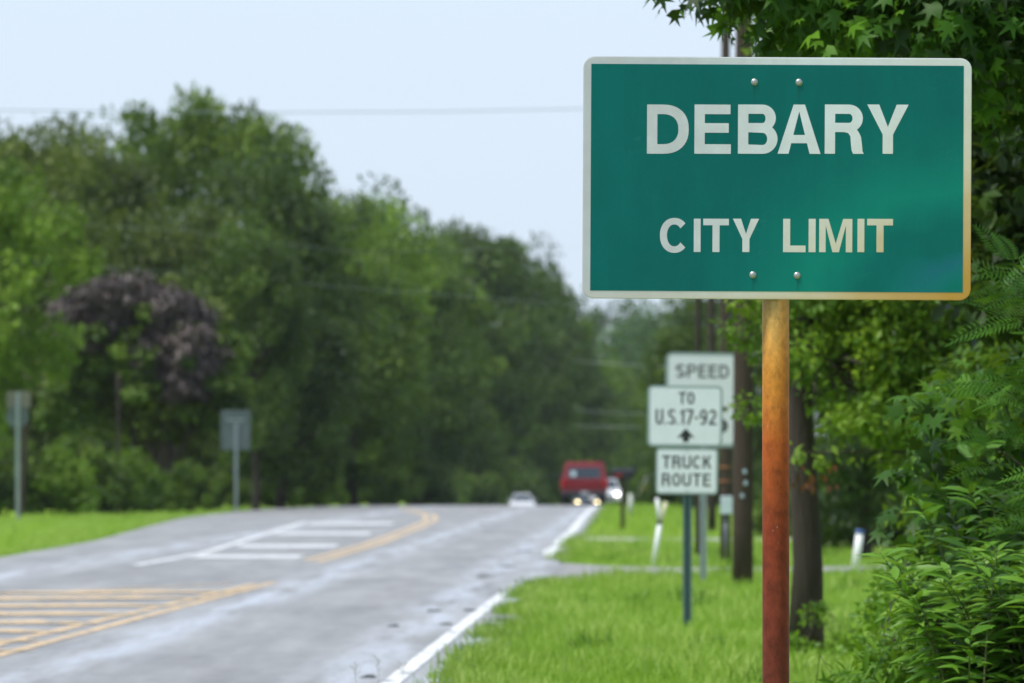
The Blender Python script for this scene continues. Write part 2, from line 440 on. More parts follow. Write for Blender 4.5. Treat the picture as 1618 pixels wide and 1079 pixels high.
def cluster_leaves(r, centers, radii, per, size, droop=0.35, flat=0.75, tone0=0.45, tspread=0.27):
    """leaves on the shells of many small clumps: lit tops, open undersides"""
    n = len(centers); tot = n*per
    c_ = np.repeat(centers, per, axis=0); rad = np.repeat(radii, per)
    d = unit(r, tot); d[:, 2] = d[:, 2]*0.85 + 0.18
    rr = rad * (0.35 + 0.65*r.random(tot)**0.5)
    pos = c_ + d * rr[:, None] * np.array([1, 1, flat])
    nrm = d*0.8 + unit(r, tot)*0.7 + np.array([0, 0, 0.5])
    yd = d*0.6 + unit(r, tot)*0.9 + np.array([0, 0, -droop])
    tone = np.repeat(r.normal(tone0, tspread, n), per) + r.normal(0, 0.13, tot)
    sz = size * (0.5 + 1.0*r.random(tot))
    return pos, yd, nrm, sz, np.clip(tone, 0, 1)
def crown_clusters(r, n, rx, ry, rz, lump=0.28, lo=0.35, tophat=1.0):
    d = unit(r, n)
    k = unit(r, 7); ph = r.random(7)*6.28
    wv = sum(np.sin(3.1*(d @ k[i]) + ph[i]) for i in range(7)) / 4.0
    rad = (lo + (1-lo)*r.random(n)**0.45) * (1 + lump*wv)
    return d * rad[:, None] * np.array([rx, ry, rz])

# ---- far-tree archetypes, 10 m tall, shared by all the trees of the background
def arch(seed, rx, zc, rz, ncl, cr, per, size, limbs=7, droop=0.35, lo=0.35, extra=None):
    r = np.random.default_rng(seed); rr = random.Random(seed)
    c_ = crown_clusters(r, ncl, rx, rx, rz, lo=lo) + np.array([0, 0, zc])
    if extra is not None: c_ = np.vstack([c_, extra(r)])
    c_[:, 2] = (c_[:, 2] - 1.0) * (9.75 - 1.0) / (c_[:, 2].max() - 1.0) + 1.0
    radii = cr * (0.6 + 0.7*r.random(len(c_)))
    cl = cluster_leaves(r, c_, radii, per, size, droop)
    tb = MB()
    top = Vector((rr.uniform(-.4, .4), rr.uniform(-.4, .4), zc + rz*0.45))
    pts = [Vector((0, 0, -0.3))] + [Vector((top.x*t + rr.uniform(-.1, .1), top.y*t + rr.uniform(-.1, .1), top.z*t)) for t in (0.08, .25, .5, .75, 1)]
    tb.tube(pts, [0.30, 0.23, 0.19, 0.15, 0.09, 0.03], 9, True, 0.08, rr)
    for k in range(limbs):
        a = 2*math.pi*k/limbs + rr.uniform(-.4, .4); t0 = rr.uniform(.25, .7)
        p0 = Vector((top.x*t0, top.y*t0, top.z*t0))
        L = rx*rr.uniform(.55, .85); e_ = p0 + Vector((math.cos(a)*L, math.sin(a)*L, rr.uniform(.8, 2.2)))
        mid_ = (p0+e_)/2 + Vector((rr.uniform(-.2, .2), rr.uniform(-.2, .2), rr.uniform(.0, .4)))
        tb.tube([p0, mid_, e_], [0.10, 0.07, 0.025], 6, False)
    return cl, tb
AR = {
 'oak':   arch(11, 3.6, 6.0, 3.7, 95, 1.05, 190, 0.24),
 'tall':  arch(12, 2.7, 5.8, 4.0, 80, 0.90, 190, 0.22),
 'loose': arch(13, 3.2, 6.3, 3.4, 60, 0.80, 170, 0.21, lo=0.5),
 'full':  arch(14, 3.3, 5.0, 4.7, 120, 1.05, 170, 0.24),
 'oak2':  arch(15, 4.2, 6.2, 3.5, 105, 1.0, 180, 0.24),
 'round': arch(16, 3.4, 5.6, 4.1, 95, 1.1, 190, 0.23),
}
crown_cache = {}
def tree(kind, mat, x, d, H, label, wide=1.0, rz=None, name='broadleaf_tree', bark=BARK, group=None, z=None):
    key = (kind, mat)
    if key not in crown_cache:
        pos, yd, nm, sz, tn = AR[kind][0]
        crown_cache[key] = leaf_mesh('crown', 'rhomb', pos, yd, nm, sz, tn, LM[mat])
    if ('t', kind, bark.name) not in crown_cache: crown_cache[('t', kind, bark.name)] = AR[kind][1].mesh('trunk', bark)
    s = H/10.0
    t = empty(name, (x, d, (gz(x, d) if z is None else z) - 0.03), label, 'tree', group, rng.uniform(0, 6.28) if rz is None else rz)
    t.scale = (s*wide, s*wide, s)
    link('trunk', crown_cache[('t', kind, bark.name)], None, t)
    link('crown', crown_cache[key], None, t)
    return t
def treepx(kind, mat, px, top, d, label, wide=1.0, **kw):
    x = (px - CX)/FPX*d
    H = CAMH + (HY - top)*d/FPX - gz(x, d)
    return tree(kind, mat, x, d, H, label, wide, **kw)

GL = 'trees of the left wood'
T = treepx
T('tall', 'bright', -22, 262, 236, 'bright yellow-green tree cut by the left edge of the photo', 0.80, rz=0.5, group=GL)
T('oak', 'olive', -5, 212, 340, 'olive crown on the skyline at the left photo edge', .7, rz=1.5, group=GL)
T('loose', 'olive', 40, 200, 322, 'thin olive crown poking into the sky at the far left', 0.8, rz=2.2, group=GL)
T('oak', 'olive', 130, 222, 350, 'low rounded green crown left of the tallest tree', 0.85, rz=1.0, group=GL)
T('full', 'olive', 90, 330, 312, 'olive tree standing directly behind the brown vine-draped tree, to its left', 0.9, rz=4.0, group=GL)
T('loose', 'mid', 215, 192, 372, 'airy crown on the skyline just left of the tallest tree', 0.85, rz=3.1, group=GL)
T('oak2', 'mid', 330, 166, 362, 'tallest tree of the left wood, with light green top', 0.62, rz=0.3, group=GL)
T('round', 'dark', 425, 232, 350, 'dark tree on the right shoulder of the tallest tree', 0.72, rz=5.0, group=GL)
T('full', 'olive', 285, 330, 330, 'olive-green tree filling the space above the brown vine mound', 0.9, rz=1.7, group=GL)
T('full', 'dark', 445, 430, 318, 'dark tree behind the square-backed road sign', 0.95, rz=2.7, group=GL)
T('round', 'mid', 505, 296, 420, 'green skyline crown in the first dip right of the tallest tree', 0.75, rz=2.0, group=GL)
T('round', 'mid', 475, 272, 390, 'rounded crown filling the step right of the dark shoulder tree', .7, rz=.6, group=GL)
T('round', 'dark', 598, 304, 455, 'dark airy crown sticking up from the middle of the slope of treetops', 0.75, rz=0.9, group=GL)
T('oak', 'bright', 560, 330, 430, 'light green crown in the middle of the left wood skyline', 0.7, rz=3.9, group=GL)
T('round', 'mid', 655, 348, 480, 'small rounded crown halfway down the sloping skyline', 0.7, rz=1.2, group=GL)
T('oak2', 'dark', 748, 366, 640, 'dark domed crown on the skyline left of the green sign', 0.72, rz=4.4, group=GL)
T('round', 'dark', 835, 392, 680, 'dark crown on the skyline closest to the green sign', 0.68, rz=0.1, group=GL)
T('tall', 'mid', 880, 424, 720, 'narrow crown stepping down beside the green sign edge', 0.62, rz=2.9, group=GL)
T('full', 'mid', 560, 420, 400, 'broad green tree in the second row behind the hatched lane', 0.95, rz=1.4, group=GL)
T('full', 'dark', 650, 470, 470, 'dark tree over the far end of the yellow line', 0.95, rz=5.5, group=GL)
T('full', 'mid', 745, 480, 635, 'green tree rising straight above the low white car, further left', 0.85, rz=3.3, group=GL)
T('full', 'dark', 830, 520, 670, 'dark green tree straight above the low white car', 0.85, rz=0.7, group=GL)
T('round', 'bright', 850, 640, 690, 'small light green tree between white car and red truck', 0.9, rz=2.4, group=GL)
T('full', 'dark', 905, 545, 700, 'dark tree straight above the red truck', 0.8, rz=1.9, group=GL)
GF = 'trees at the far end of the road'
T('loose', 'bluish', 955, 478, 880, 'hazy far tree under the lower left corner of the green sign', 0.8, rz=2.0, group=GF)
T('oak', 'bluish', 1045, 486, 860, 'hazy far tree in the gap above the speed sign', 0.8, rz=4.0, group=GF)
T('full', 'bluish', 1000, 520, 820, 'hazy far tree above and right of the red truck', 0.9, rz=5.0, group=GF)
T('round', 'mid', 955, 560, 760, 'green tree just behind the red truck roof', 0.8, rz=1.0, group=GF)
T('full', 'dark', 1010, 600, 800, 'dark tree behind the mailbox', 0.8, rz=3.0, group=GF)
GR = 'trees of the right wood'
tree('full', 'mid', 9.6, 425, 10.5, 'green tree behind the two white road signs', 0.9, rz=0.4, group=GR)
tree('full', 'dark', 10.6, 350, 9.5, 'dark tree hidden for the most part by the utility poles', 0.85, rz=2.4, group=GR)
tree('oak', 'mid', 13.5, 300, 12.5, 'green tree far right of the road behind the thick trunk', 0.9, rz=1.4, group=GR)
tree('full', 'dark', 11.8, 240, 12.0, 'dark tree filling the gap right of the rusty post', 0.8, rz=4.9, group=GR)
tree('full', 'dark', 10.6, 185, 12.0, 'dark tree in the right wood behind the leaning white pipe', 0.85, rz=0.9, group=GR)
tree('full', 'dark', 5.3, 130, 7.0, 'dark tree showing through the leaves right of the rusty post', .62, rz=.3, group=GR)
tree('full', 'mid', 9.4, 140, 11.0, 'shaded tree deep in the right wood', 0.8, rz=2.9, group=GR)
tree('full', 'dark', 8.2, 100, 10.5, 'dark shaded tree behind the right edge thicket', 0.9, rz=3.9, group=GR)

tree('oak', 'dark', P(404,0,300).x, 300, 9.6, 'dark tree with straight trunk right of the square-backed sign', .62, rz=1.0, group=GL)
# rows closing the wood behind
for k_, (px, top, d_, kd, lab) in enumerate(((180, 470, 420, 'full', 'tree deep in the left wood behind the brown vine mound'), (330, 460, 430, 'full', 'tree deep in the left wood below the tallest crown'), (480, 500, 480, 'full', 'tree deep in the wood behind the shrub right of the square sign'), (20, 470, 400, 'full', 'tree deep in the wood at the far left'), (620, 560, 560, 'full', 'tree deep in the wood above the yellow bend'), (720, 560, 680, 'full', 'tree deep in the wood left of the low white car'))):
    T(kd, 'dark', px, top, d_, lab, 1.25, rz=k_*1.1, group=GL)
tree('full', 'dark', 14.0, 270, 11.0, 'dark tree seen under the branches of the roadside tree', 1.1, rz=1.9, group=GR)
tree('full', 'mid', 17.0, 330, 11.0, 'tree deep in the right wood behind the creeper', 1.2, rz=.9, group=GR)
# the tree smothered in dead brown vine
def vine_tree():
    d = 285; s = d/FPX
    base = P(255, 0, d); base.z = gz(base.x, d) - 0.03
    t = empty('vine_draped_tree', base, 'tree smothered by a brown-purple mound of dead vines, left wood', 'tree', GL)
    r = np.random.default_rng(71)
    tb = MB(); rr = random.Random(3)
    tb.tube([(0,0,-.2),(0.05,0,.8),(.15,0,2),(-.2,.1,3.6),(-.3,.1,5.2)], [.46,.36,.28,.20,.06], 9, True, .08, rr)
    tb.tube([(-.7,.1,-.2),(-.75,0,.9),(-.9,0,2.4),(-1.2,.1,4.2)], [.26,.20,.16,.05], 8, True, .08, rr)
    tb.tube([(.1,0,1.2),(.9,-.2,2.6),(1.5,-.1,4.4)], [.16,.12,.04], 7, False)
    tb.tube([(-.05,0,1.6),(-.9,-.2,3.0),(-1.7,-.1,4.8)], [.15,.11,.04], 7, False)
    tb.build('trunk', BARK, t)
    # green under-crown
    c_ = crown_clusters(r, 90, 2.6, 1.8, 2.3) + np.array([-.4, .5, 4.4])
    cl = cluster_leaves(r, c_, .75*(.6+.7*r.random(len(c_))), 170, 0.27)
    link('crown', leaf_mesh('crown', 'rhomb', *cl[:3], cl[3], cl[4], LM['olive']), None, t)
    # arching brown mat
    n = 170; th = (0.0 + 1.0*r.random(n))*math.pi; w = .30 + .70*r.random(n)**.6
    c_ = np.stack([-.75 + 2.75*np.cos(th)*w, -1.25 + r.normal(0, .30, n) + .9*(1-w), 5.2 + 2.35*np.sin(th)*w - .35*np.cos(th)], 1)
    c2 = np.stack([-1.0 + r.random(60)*2.8, -1.3 + r.normal(0, .3, 60), 4.0 + r.random(60)*2.0], 1)
    c_ = np.vstack([c_, c2])
    cl = cluster_leaves(r, c_, .50*(.6+.7*r.random(len(c_))), 170, 0.22, droop=1.2)
    link('dead_vine_mat', leaf_mesh('dead_vine_mat', 'lance', *cl[:3], cl[3]*1.5, cl[4], LM['vine']), None, t)['label'] = 'brown-purple mat of dead vines arching over the crown'
    c_ = np.stack([-.5 + 2.6*r.normal(0, .5, 26), -1.7 + r.normal(0, .25, 26), 5.0 + r.normal(0, 1.1, 26)], 1)
    cl = cluster_leaves(r, c_, .36*(.6+.7*r.random(26)), 120, 0.22, droop=.6)
    c3 = np.stack([2.1 + r.normal(0, .25, 24), -1.0 + r.normal(0, .3, 24), 2.6 + 3.2*r.random(24)], 1)
    c4 = np.stack([-3.0 + r.normal(0, .3, 20), -1.0 + r.normal(0, .3, 20), 2.8 + 3.2*r.random(20)], 1)
    cl2 = cluster_leaves(r, np.vstack([c3, c4]), .5*(.6+.7*r.random(44)), 130, 0.22, droop=.6)
    cl = [np.concatenate([a_, b2]) for a_, b2 in zip(cl, cl2)]
    link('vine_leaves', leaf_mesh('vine_leaves', 'rhomb', *cl[:3], cl[3], cl[4], LM['mid']), None, t)
vine_tree()

# ---- shrub archetypes, 2 m tall
def shrub_arch(seed, rx, rz, ncl, cr, per, size):
    r = np.random.default_rng(seed); rr = random.Random(seed)
    c_ = crown_clusters(r, ncl, rx, rx, rz, lo=.3); c_[:, 2] = np.abs(c_[:, 2]) * 0.95 + 0.25
    cl = cluster_leaves(r, c_, cr*(.6+.7*r.random(ncl)), per, size)
    tb = MB()
    for k in range(6):
        a = k*1.05 + rr.uniform(-.3, .3)
        tb.tube([(0.08*math.cos(a), .08*math.sin(a), -.1), (rx*.3*math.cos(a), rx*.3*math.sin(a), .7), (rx*.6*math.cos(a), rx*.6*math.sin(a), 1.4)], [.03, .022, .008], 5, False)
    return cl, tb
SA = {'a': shrub_arch(31, 1.3, 1.7, 55, .42, 150, .15), 'b': shrub_arch(32, 1.0, 1.75, 45, .40, 150, .15), 'c': shrub_arch(33, 1.7, 1.5, 70, .42, 140, .15)}
def shrub(kind, mat, px, top, d, label, wide=1.0, group='shrubs along the foot of the left wood'):
    key = ('s', kind, mat)
    if key not in crown_cache: 
        cl = SA[kind][0]; crown_cache[key] = leaf_mesh('foliage', 'rhomb', *cl[:3], cl[3], cl[4], LM[mat])
    if ('st', kind) not in crown_cache: crown_cache[('st', kind)] = SA[kind][1].mesh('stem', BARK)
    x = (px-CX)/FPX*d; z = gz(x, d)
    H = CAMH + (HY-top)*d/FPX - z; s = H/2.0
    t = empty('shrub', (x, d, z - .03), label, 'shrub', group, rng.uniform(0, 6.28)); t.scale = (s*wide, s*wide, s)
    link('stem', crown_cache[('st', kind)], None, t); link('foliage', crown_cache[key], None, t)
    return t
S = shrub
S('c', 'mid', 5, 690, 262, 'leafy shrub at the left edge behind the far-left sign post', .8)
S('a', 'bright', 85, 700, 262, 'light green rounded shrub right of the far-left sign post', .8)
S('b', 'mid', 140, 690, 268, 'taller green shrub below the brown vine mound, left side', .9)
S('a', 'bright', 205, 705, 272, 'light green shrub at the foot of the vine-draped trunk, left of it', .8)
S('c', 'mid', 300, 725, 280, 'shrub just left of the square-backed road sign', .7)
S('b', 'bright', 440, 730, 330, 'shrub to the right of the square-backed road sign', .9)
S('a', 'bright', 505, 735, 362, 'light shrub above the end of the white lane line', .9)
S('c', 'mid', 590, 705, 420, 'wide shrub above the yellow line bend', .8)
S('b', 'dark', 665, 715, 455, 'dark shrub at the top of the yellow line bend', 1.2)
S('c', 'mid', 735, 715, 630, 'shrub left of the low white car on the crest', .8)
S('a', 'dark', 800, 722, 655, 'dark shrub touching the low white car', 1.0)
S('a', 'bright', 868, 690, 690, 'light green shrub left of the red truck', .9)
S('c', 'dark', 385, 700, 345, 'dark shrub straight behind the square-backed sign', .9)
S('c', 'mid', 345, 735, 322, 'low shrub left of the trunk by the square-backed sign', .8)
S('c', 'dark', 465, 700, 400, 'dark shrub deep behind the shrub right of the square sign', 1.1)
S('c', 'dark', 545, 700, 430, 'dark shrub deep in the wood above the white hatching', 1.1)
S('c', 'dark', 1350, 690, 210, 'large dark shrub seen between the trunk and the thicket', 1.2, 'shrubs of the right verge')
S('c', 'dark', 1450, 680, 190, 'large dark shrub deep behind the thicket', 1.3, 'shrubs of the right verge')
S('c', 'dark', 1290, 715, 260, 'dark shrub right of the rusty post, far off', 1.2, 'shrubs of the right verge')
S('a', 'bright', 1022, 737, 460, 'light green bush behind the black mailbox', .55, 'shrubs of the right verge')
S('c', 'dark', 1085, 700, 330, 'dark shrub behind the truck route sign posts', .8, 'shrubs of the right verge')
S('c', 'dark', 1150, 690, 300, 'dark shrub behind the utility poles', .8, 'shrubs of the right verge')
S('c', 'dark', 1325, 835, 150, 'low dark hedge bush beyond the leaning white pipe', 1.2, 'shrubs of the right verge')
S('a', 'mid', 1240, 770, 170, 'mid green bush behind the rusty post', .9, 'shrubs of the right verge')
S('c', 'dark', 1370, 760, 140, 'dark bush in the shade left of the thicket', 1.0, 'shrubs of the right verge')

# ---- right-hand thicket near the sign: leaves you can see one by one
def in_view(pos):
    px = CX + pos[:, 0]/pos[:, 1]*FPX; py = HY - (pos[:, 2]-CAMH)/pos[:, 1]*FPX
    ok = (px > 0) & (px < 1618) & (py > 0) & (py < 1079)
    ok &= ~((px > 915) & (px < 1540) & (py > 84) & (py < 478)) & ~((px > 1200) & (px < 1252) & (py > 470))
    return ok, px, py
def split_leaves(parent, kind, cl, mat, nmax, mass_name):
    pos, yd, nm, sz, tn = cl
    ok, px, py = in_view(pos)
    idx = np.where(ok)[0]; idx = idx[np.argsort(pos[idx, 1])][:nmax]
    sel = np.zeros(len(pos), bool); sel[idx] = True
    variants = []
    tv, tf = TPL[kind]
    for k in range(6):
        me = leaf_mesh('leaf', kind, np.zeros((1, 3)), np.array([[0., 1, 0]]), np.array([[0., 0, 1]]), np.ones(1), np.array([0.15+0.14*k]), LM[mat])
        variants.append(me)
    x, y, z = frames(yd[sel], nm[sel]); base = np.array(parent.location)
    for i, (p, s, t) in enumerate(zip(pos[sel], sz[sel], tn[sel])):
        k = int(np.clip(round((t-0.15)/0.14), 0, 5))
        o = bpy.data.objects.new('leaf', variants[k]); COL.objects.link(o); o.parent = parent
        M = np.eye(4); M[:3, 0] = x[i]*s; M[:3, 1] = y[i]*s; M[:3, 2] = z[i]*s; M[:3, 3] = p - base
        o.matrix_local = Matrix(M.tolist())
    q = ~sel
    o = link(mass_name, leaf_mesh(mass_name, kind, pos[q] - base, yd[q], nm[q], sz[q], tn[q], LM[mat]), None, parent)
    o['kind'] = 'stuff'
    return o
def blob_clusters(r, blobs, dens):
    out = []
    for cx, cy_, cz, rx, ry, rz in blobs:
        n = max(6, int(dens * rx*ry*rz*4.2))
        out.append(crown_clusters(r, n, rx, ry, rz, lump=.2, lo=.25) + np.array([cx, cy_, cz]))
    return np.vstack(out)
def limbs_to(tb, start, ends, r0, rr):
    for e_ in ends:
        s_, e_ = Vector(start), Vector(e_); mid_ = s_.lerp(e_, .5) + Vector((rr.uniform(-.1,.1), rr.uniform(-.1,.1), rr.uniform(0,.25)))
        tb.tube([s_, mid_, e_], [r0, r0*.65, r0*.2], 6, False)

def thicket_tree(name, base, label, cat, blobs, dens, cr, per, kind, mat, size, trunk_r, nsplit=0, seed=1, droop=.6, bark=BARK, tone0=.45, tsp=.2, group=None, face=0.0, th=None):
    r = np.random.default_rng(seed); rr = random.Random(seed)
    b_ = Vector(base)
    t = empty(name, b_, label, cat, group)
    c_ = blob_clusters(r, blobs, dens)
    cl = list(cluster_leaves(r, c_, cr*(.6+.7*r.random(len(c_))), per, size, droop, .8, tone0, tsp))
    if face: cl[2] = cl[2] + np.array([-0.2*face, -face, 0.35*face])
    tb = MB()
    zt = th or max(bb[2] for bb in blobs)
    tb.tube([(0,0,-.1),(0.02,0,.15*zt),(-.03,.02,.4*zt),(.04,0,.7*zt),(0,0,zt)], [trunk_r*1.35, trunk_r, trunk_r*.88, trunk_r*.65, trunk_r*.2], 12, True, .06, rr)
    for bb in blobs:
        e_ = Vector(bb[:3]) - b_; h = min(max(e_.z*0.65, .15 if cat != 'tree' else zt*.48), zt*.9)
        limbs_to(tb, (0, 0, h), [e_] + [e_ + Vector((rr.uniform(-.7,.7)*bb[3], rr.uniform(-.7,.7)*bb[4], rr.uniform(-.5,.7)*bb[5])) for _ in range(3)], trunk_r*.35, rr)
    tb.build('trunk' if cat == 'tree' else 'stem', bark, t)
    if nsplit: split_leaves(t, kind, cl, mat, nsplit, 'crown' if cat == 'tree' else 'foliage')
    else:
        bz = np.array(b_)
        link('crown' if cat == 'tree' else 'foliage', leaf_mesh('crown', kind, cl[0]-bz, cl[1], cl[2], cl[3], cl[4], LM[mat]), None, t)
    return t
thicket_tree('sweetgum_tree', (3.5, 38.0, 0), 'sweetgum with star-shaped leaves hanging over the green sign', 'tree',
  [(1.10,36.6,3.58,.54,.5,.48),(1.45,36.5,3.55,.5,.5,.5),(1.80,36.4,3.36,.55,.5,.50),(2.35,36.4,3.20,.55,.5,.62),(2.1,37.2,4.3,1.1,.9,.8),(3.3,37.3,3.6,1.0,.9,1.3),(3.2,38,5.4,1.7,1.4,1.4),(1.6,38,4.6,.8,.8,.6)],
  74, .19, 36, 'star', 'gum', .088, .16, 295, seed=41, droop=1.0, face=.55, tone0=.42, tsp=.24)
thicket_tree('sweetgum_tree', (3.6, 49.0, 0), 'dark shaded tree standing behind the sweetgum at the right edge', 'tree',
  [(2.6,49,3.6,.95,.9,1.0),(3.3,48.5,2.7,.75,.8,1.2),(4.2,49,3.3,1.1,1.0,1.6),(3.6,49,5.6,1.9,1.5,1.5),(2.3,49.5,4.8,1.0,1,.8)],
  40, .28, 60, 'rhomb', 'dark', .11, .17, 0, seed=42, tone0=.35)
thicket_tree('roadside_tree', (P(1272,0,61.5).x, 61.5, 0), 'tree with straight brown trunk right behind the rusty post', 'tree',
  [(2.35,61.2,2.75,.55,.6,1.05),(2.95,61,2.55,.7,.7,1.25),(3.5,60.5,2.3,.6,.7,1.25),(2.0,61.6,3.5,.55,.6,.7),(2.9,61.5,4.2,1.3,1.1,1.1),(1.86,62,2.15,.25,.3,.6),(2.15,60.8,2.05,.28,.25,.62),(2.75,60.6,1.7,.5,.4,.6),(3.4,60,1.4,.5,.4,.7)],
  46, .22, 110, 'rhomb', 'bush', .062, .105, 0, seed=43, bark=BARK, tone0=.5, th=4.2)
thicket_tree('thicket_bush', (2.75, 54.5, 0), 'tangled mid green bush below the roadside tree, right of its trunk', 'shrub',
  [(2.84,54.5,.75,.36,.5,.75),(3.1,54,1.25,.5,.5,.95),(2.72,55,.30,.26,.4,.34)], 70, .16, 95, 'rhomb', 'bush', .055, .03, 0, seed=44, tone0=.5)
thicket_tree('sweetgum_sapling', (2.42, 39.5, 0), 'young sweetgum in the shade at the right edge, below the fern-leaved sapling', 'shrub',
  [(2.12,39.3,1.35,.34,.4,.55),(2.3,39.6,.8,.4,.4,.5),(2.10,40.2,1.0,.26,.3,.45)], 130, .15, 22, 'star', 'gum', .095, .03, 120, seed=45, droop=.9, face=.5, tone0=.36, tsp=.2)
thicket_tree('small_leaved_bush', (1.62, 38.0, 0), 'low bright weedy bush at the bottom, between trunk and long-leaved sumac', 'shrub',
  [(1.70,37.6,.34,.24,.35,.34),(1.90,37.2,.32,.30,.35,.42),(1.58,38.5,.02,.20,.3,.26),(2.0,39.2,.62,.26,.3,.36),(1.26,38.8,.0,.10,.3,.14)], 260, .12, 38, 'lance', 'weed', .078, .015, 0, seed=46, droop=.1, face=.15, tone0=.5)

thicket_tree('small_leaved_bush', (1.98, 45.0, 0), 'fine-leaved green bush just below the leaning white pipe', 'shrub',
  [(1.97,45,.40,.20,.3,.36),(2.15,45.3,.55,.25,.3,.42),(1.90,44.8,.12,.16,.25,.20)], 300, .11, 60, 'rhomb', 'weed', .045, .012, 0, seed=48, tone0=.62)
thicket_tree('ground_weed', (2.10, 60.7, 0), 'low weeds around the foot of the straight brown trunk', 'weed',
  [(1.96,60.5,.03,.14,.25,.10),(2.28,60.4,.05,.20,.25,.13),(2.12,60.9,.22,.07,.05,.16),(2.45,60.2,.05,.16,.3,.12)], 700, .07, 34, 'rhomb', 'weed', .05, .008, 0, seed=49, tone0=.5, th=.3)
thicket_tree('ground_weed', (1.42, 41.0, 0), 'low leafy weeds at the bottom of the photo right of the rusty post', 'weed',
  [(1.36,41,.10,.16,.25,.14),(1.58,40.6,.16,.20,.25,.18)], 500, .08, 36, 'lance', 'weed', .07, .008, 0, seed=50, tone0=.55, th=.25)
def sumac(base, label, seed, nst, h, spread, nsplit):
    r = np.random.default_rng(seed); rr = random.Random(seed)
    b_ = Vector(base); t = empty('sumac_shrub', b_, label, 'shrub')
    pos, yd, nm, sz, tn = [], [], [], [], []
    tb = MB()
    for k in range(nst):
        a = rr.uniform(0, 6.28); L = h*rr.uniform(.7, 1.08)
        s0 = Vector((rr.uniform(-spread*.5, spread*.5), rr.uniform(-.35, .35), 0))
        lean = Vector((math.cos(a)*spread*.40 - .04, math.sin(a)*.25 - .05, 0))
        pts = [s0 + lean*(t_**1.8) + Vector((0, 0, L*(t_ - .12*t_**3))) for t_ in (0, .3, .6, .85, 1)]
        tb.tube(pts, [.007, .0055, .004, .003, .0015], 5, False)
        nl = int(38*L/.9)
        tone_s = rr.gauss(.5, .13)
        for j in range(nl):
            t_ = .22 + .78*(j+rr.random())/nl
            i = min(3, sum(t_ > q for q in (.3, .6, .85)))
            tt = (0, .3, .6, .85, 1); p = pts[i].lerp(pts[i+1], (t_-tt[i])/(tt[i+1]-tt[i]))
            az = j*2.4 + rr.uniform(-.4, .4)
            dr = Vector((math.cos(az), math.sin(az)*.9, rr.uniform(-.05, .45) + .35*(t_ > .9)))
            pos.append(p); yd.append(dr); nm.append(Vector((rr.gauss(0,.25), rr.gauss(-.25,.25), 1)))
            sz.append(rr.uniform(.11, .19)*(1.12-.35*t_)); tn.append(min(1, max(0, tone_s + .25*(t_-.6) + rr.gauss(0, .1))))
    tb.build('stem', simple('green_stem', (.09,.10,.035), .7), t)
    A = lambda q: np.array([list(w) for w in q])
    cl = (A(pos) + np.array(b_), A(yd), A(nm), np.array(sz), np.array(tn))
    split_leaves(t, 'lance', cl, 'lance', nsplit, 'foliage')
sumac((2.08, 34.2, 0), 'large long-leaved sumac shrub in the bottom right corner', 51, 84, 1.06, .66, 290)
sumac((2.32, 36.5, 0), 'taller long-leaved sumac behind the corner shrub, cut by the right edge', 52, 50, 1.30, .7, 120)

def frond_tree():
    r = np.random.default_rng(61); rr = random.Random(61)
    b_ = Vector((2.38, 35.6, 0)); t = empty('fern_leaved_sapling', b_, 'sapling with feathery fern-like leaves beside the lower right corner of the green sign', 'tree')
    tb = MB(); tb.tube([(0,0,-.1),(.03,0,.8),(0,.03,1.6),(-.02,0,2.3)], [.03,.025,.018,.006], 8, True, .05, rr)
    pos, yd, nm, sz, tn = [], [], [], [], []
    for k in range(26):
        z = rr.uniform(1.0, 2.0); a = rr.uniform(0, 6.28); L = rr.uniform(.15, .38)
        e_ = Vector((math.cos(a)*L - .05, math.sin(a)*L*.8 - .08, z + rr.uniform(.0, .2)))
        tb.tube([(0, 0, z-.1), e_], [.007, .003], 5, False)
        for j in range(9):
            dv = Vector((rr.gauss(-.25, .8), rr.gauss(-.35, .6), rr.uniform(-.1, .5)))
            pos.append(e_ + Vector((rr.gauss(0,.05), rr.gauss(0,.05), rr.gauss(0,.05)))); yd.append(dv)
            nm.append(Vector((rr.gauss(0,.3), -.6, .9))); sz.append(rr.uniform(.16, .27)); tn.append(min(1, max(0, rr.gauss(.5, .2))))
    tb.build('trunk', BARK, t)
    A = lambda q: np.array([list(w) for w in q])
    cl = (A(pos) + np.array(b_), A(yd), A(nm), np.array(sz), np.array(tn))
    split_leaves(t, 'frond', cl, 'frond', 70, 'crown')
frond_tree()

# vine with a few yellow-green and red leaves across the tree trunk
def creeper():
    r = np.random.default_rng(77); d = 60.6
    a, b_, c_ = P(1254, 716, d), P(1400, 712, d), P(1545, 722, d)
    t = empty('creeper', (a.x, d, 0.0), 'thin creeper with yellow-green and red leaves crossing the trunk behind the post', 'creeper')
    o = Vector((a.x, d, 0))
    MB().tube([Vector((a.x+.12, d+.3, 0))-o, Vector((a.x+.08, d, .9))-o, a-o, b_-o, c_-o], [.008]*5, 5, False).build('stem', BARK, t)
    n = 70; tt = r.random(n)**1.6
    pos = np.array([list(a.lerp(c_, float(q))) for q in tt]) + r.normal(0, .05, (n, 3)) - np.array(o)
    link('foliage', leaf_mesh('foliage', 'rhomb', pos, unit(r, n)+np.array([0,0,-.6]), unit(r, n)+np.array([0,-1,.3]), .05+.05*r.random(n), np.clip(r.normal(.75,.2,n),0,1), LM['bright']), None, t)
    n = 16
    pos = np.array([list(a)]*n) + np.stack([r.uniform(-.02,.35,n), r.uniform(-.1,.1,n), r.uniform(-.22,-.05,n)], 1) - np.array(o)
    link('red_leaves', leaf_mesh('red_leaves', 'rhomb', pos, unit(r, n)*.4+np.array([0,0,-1]), np.array([[0,-1.,.2]]*n), .05+.04*r.random(n), r.random(n), LM['red']), None, t)
creeper()

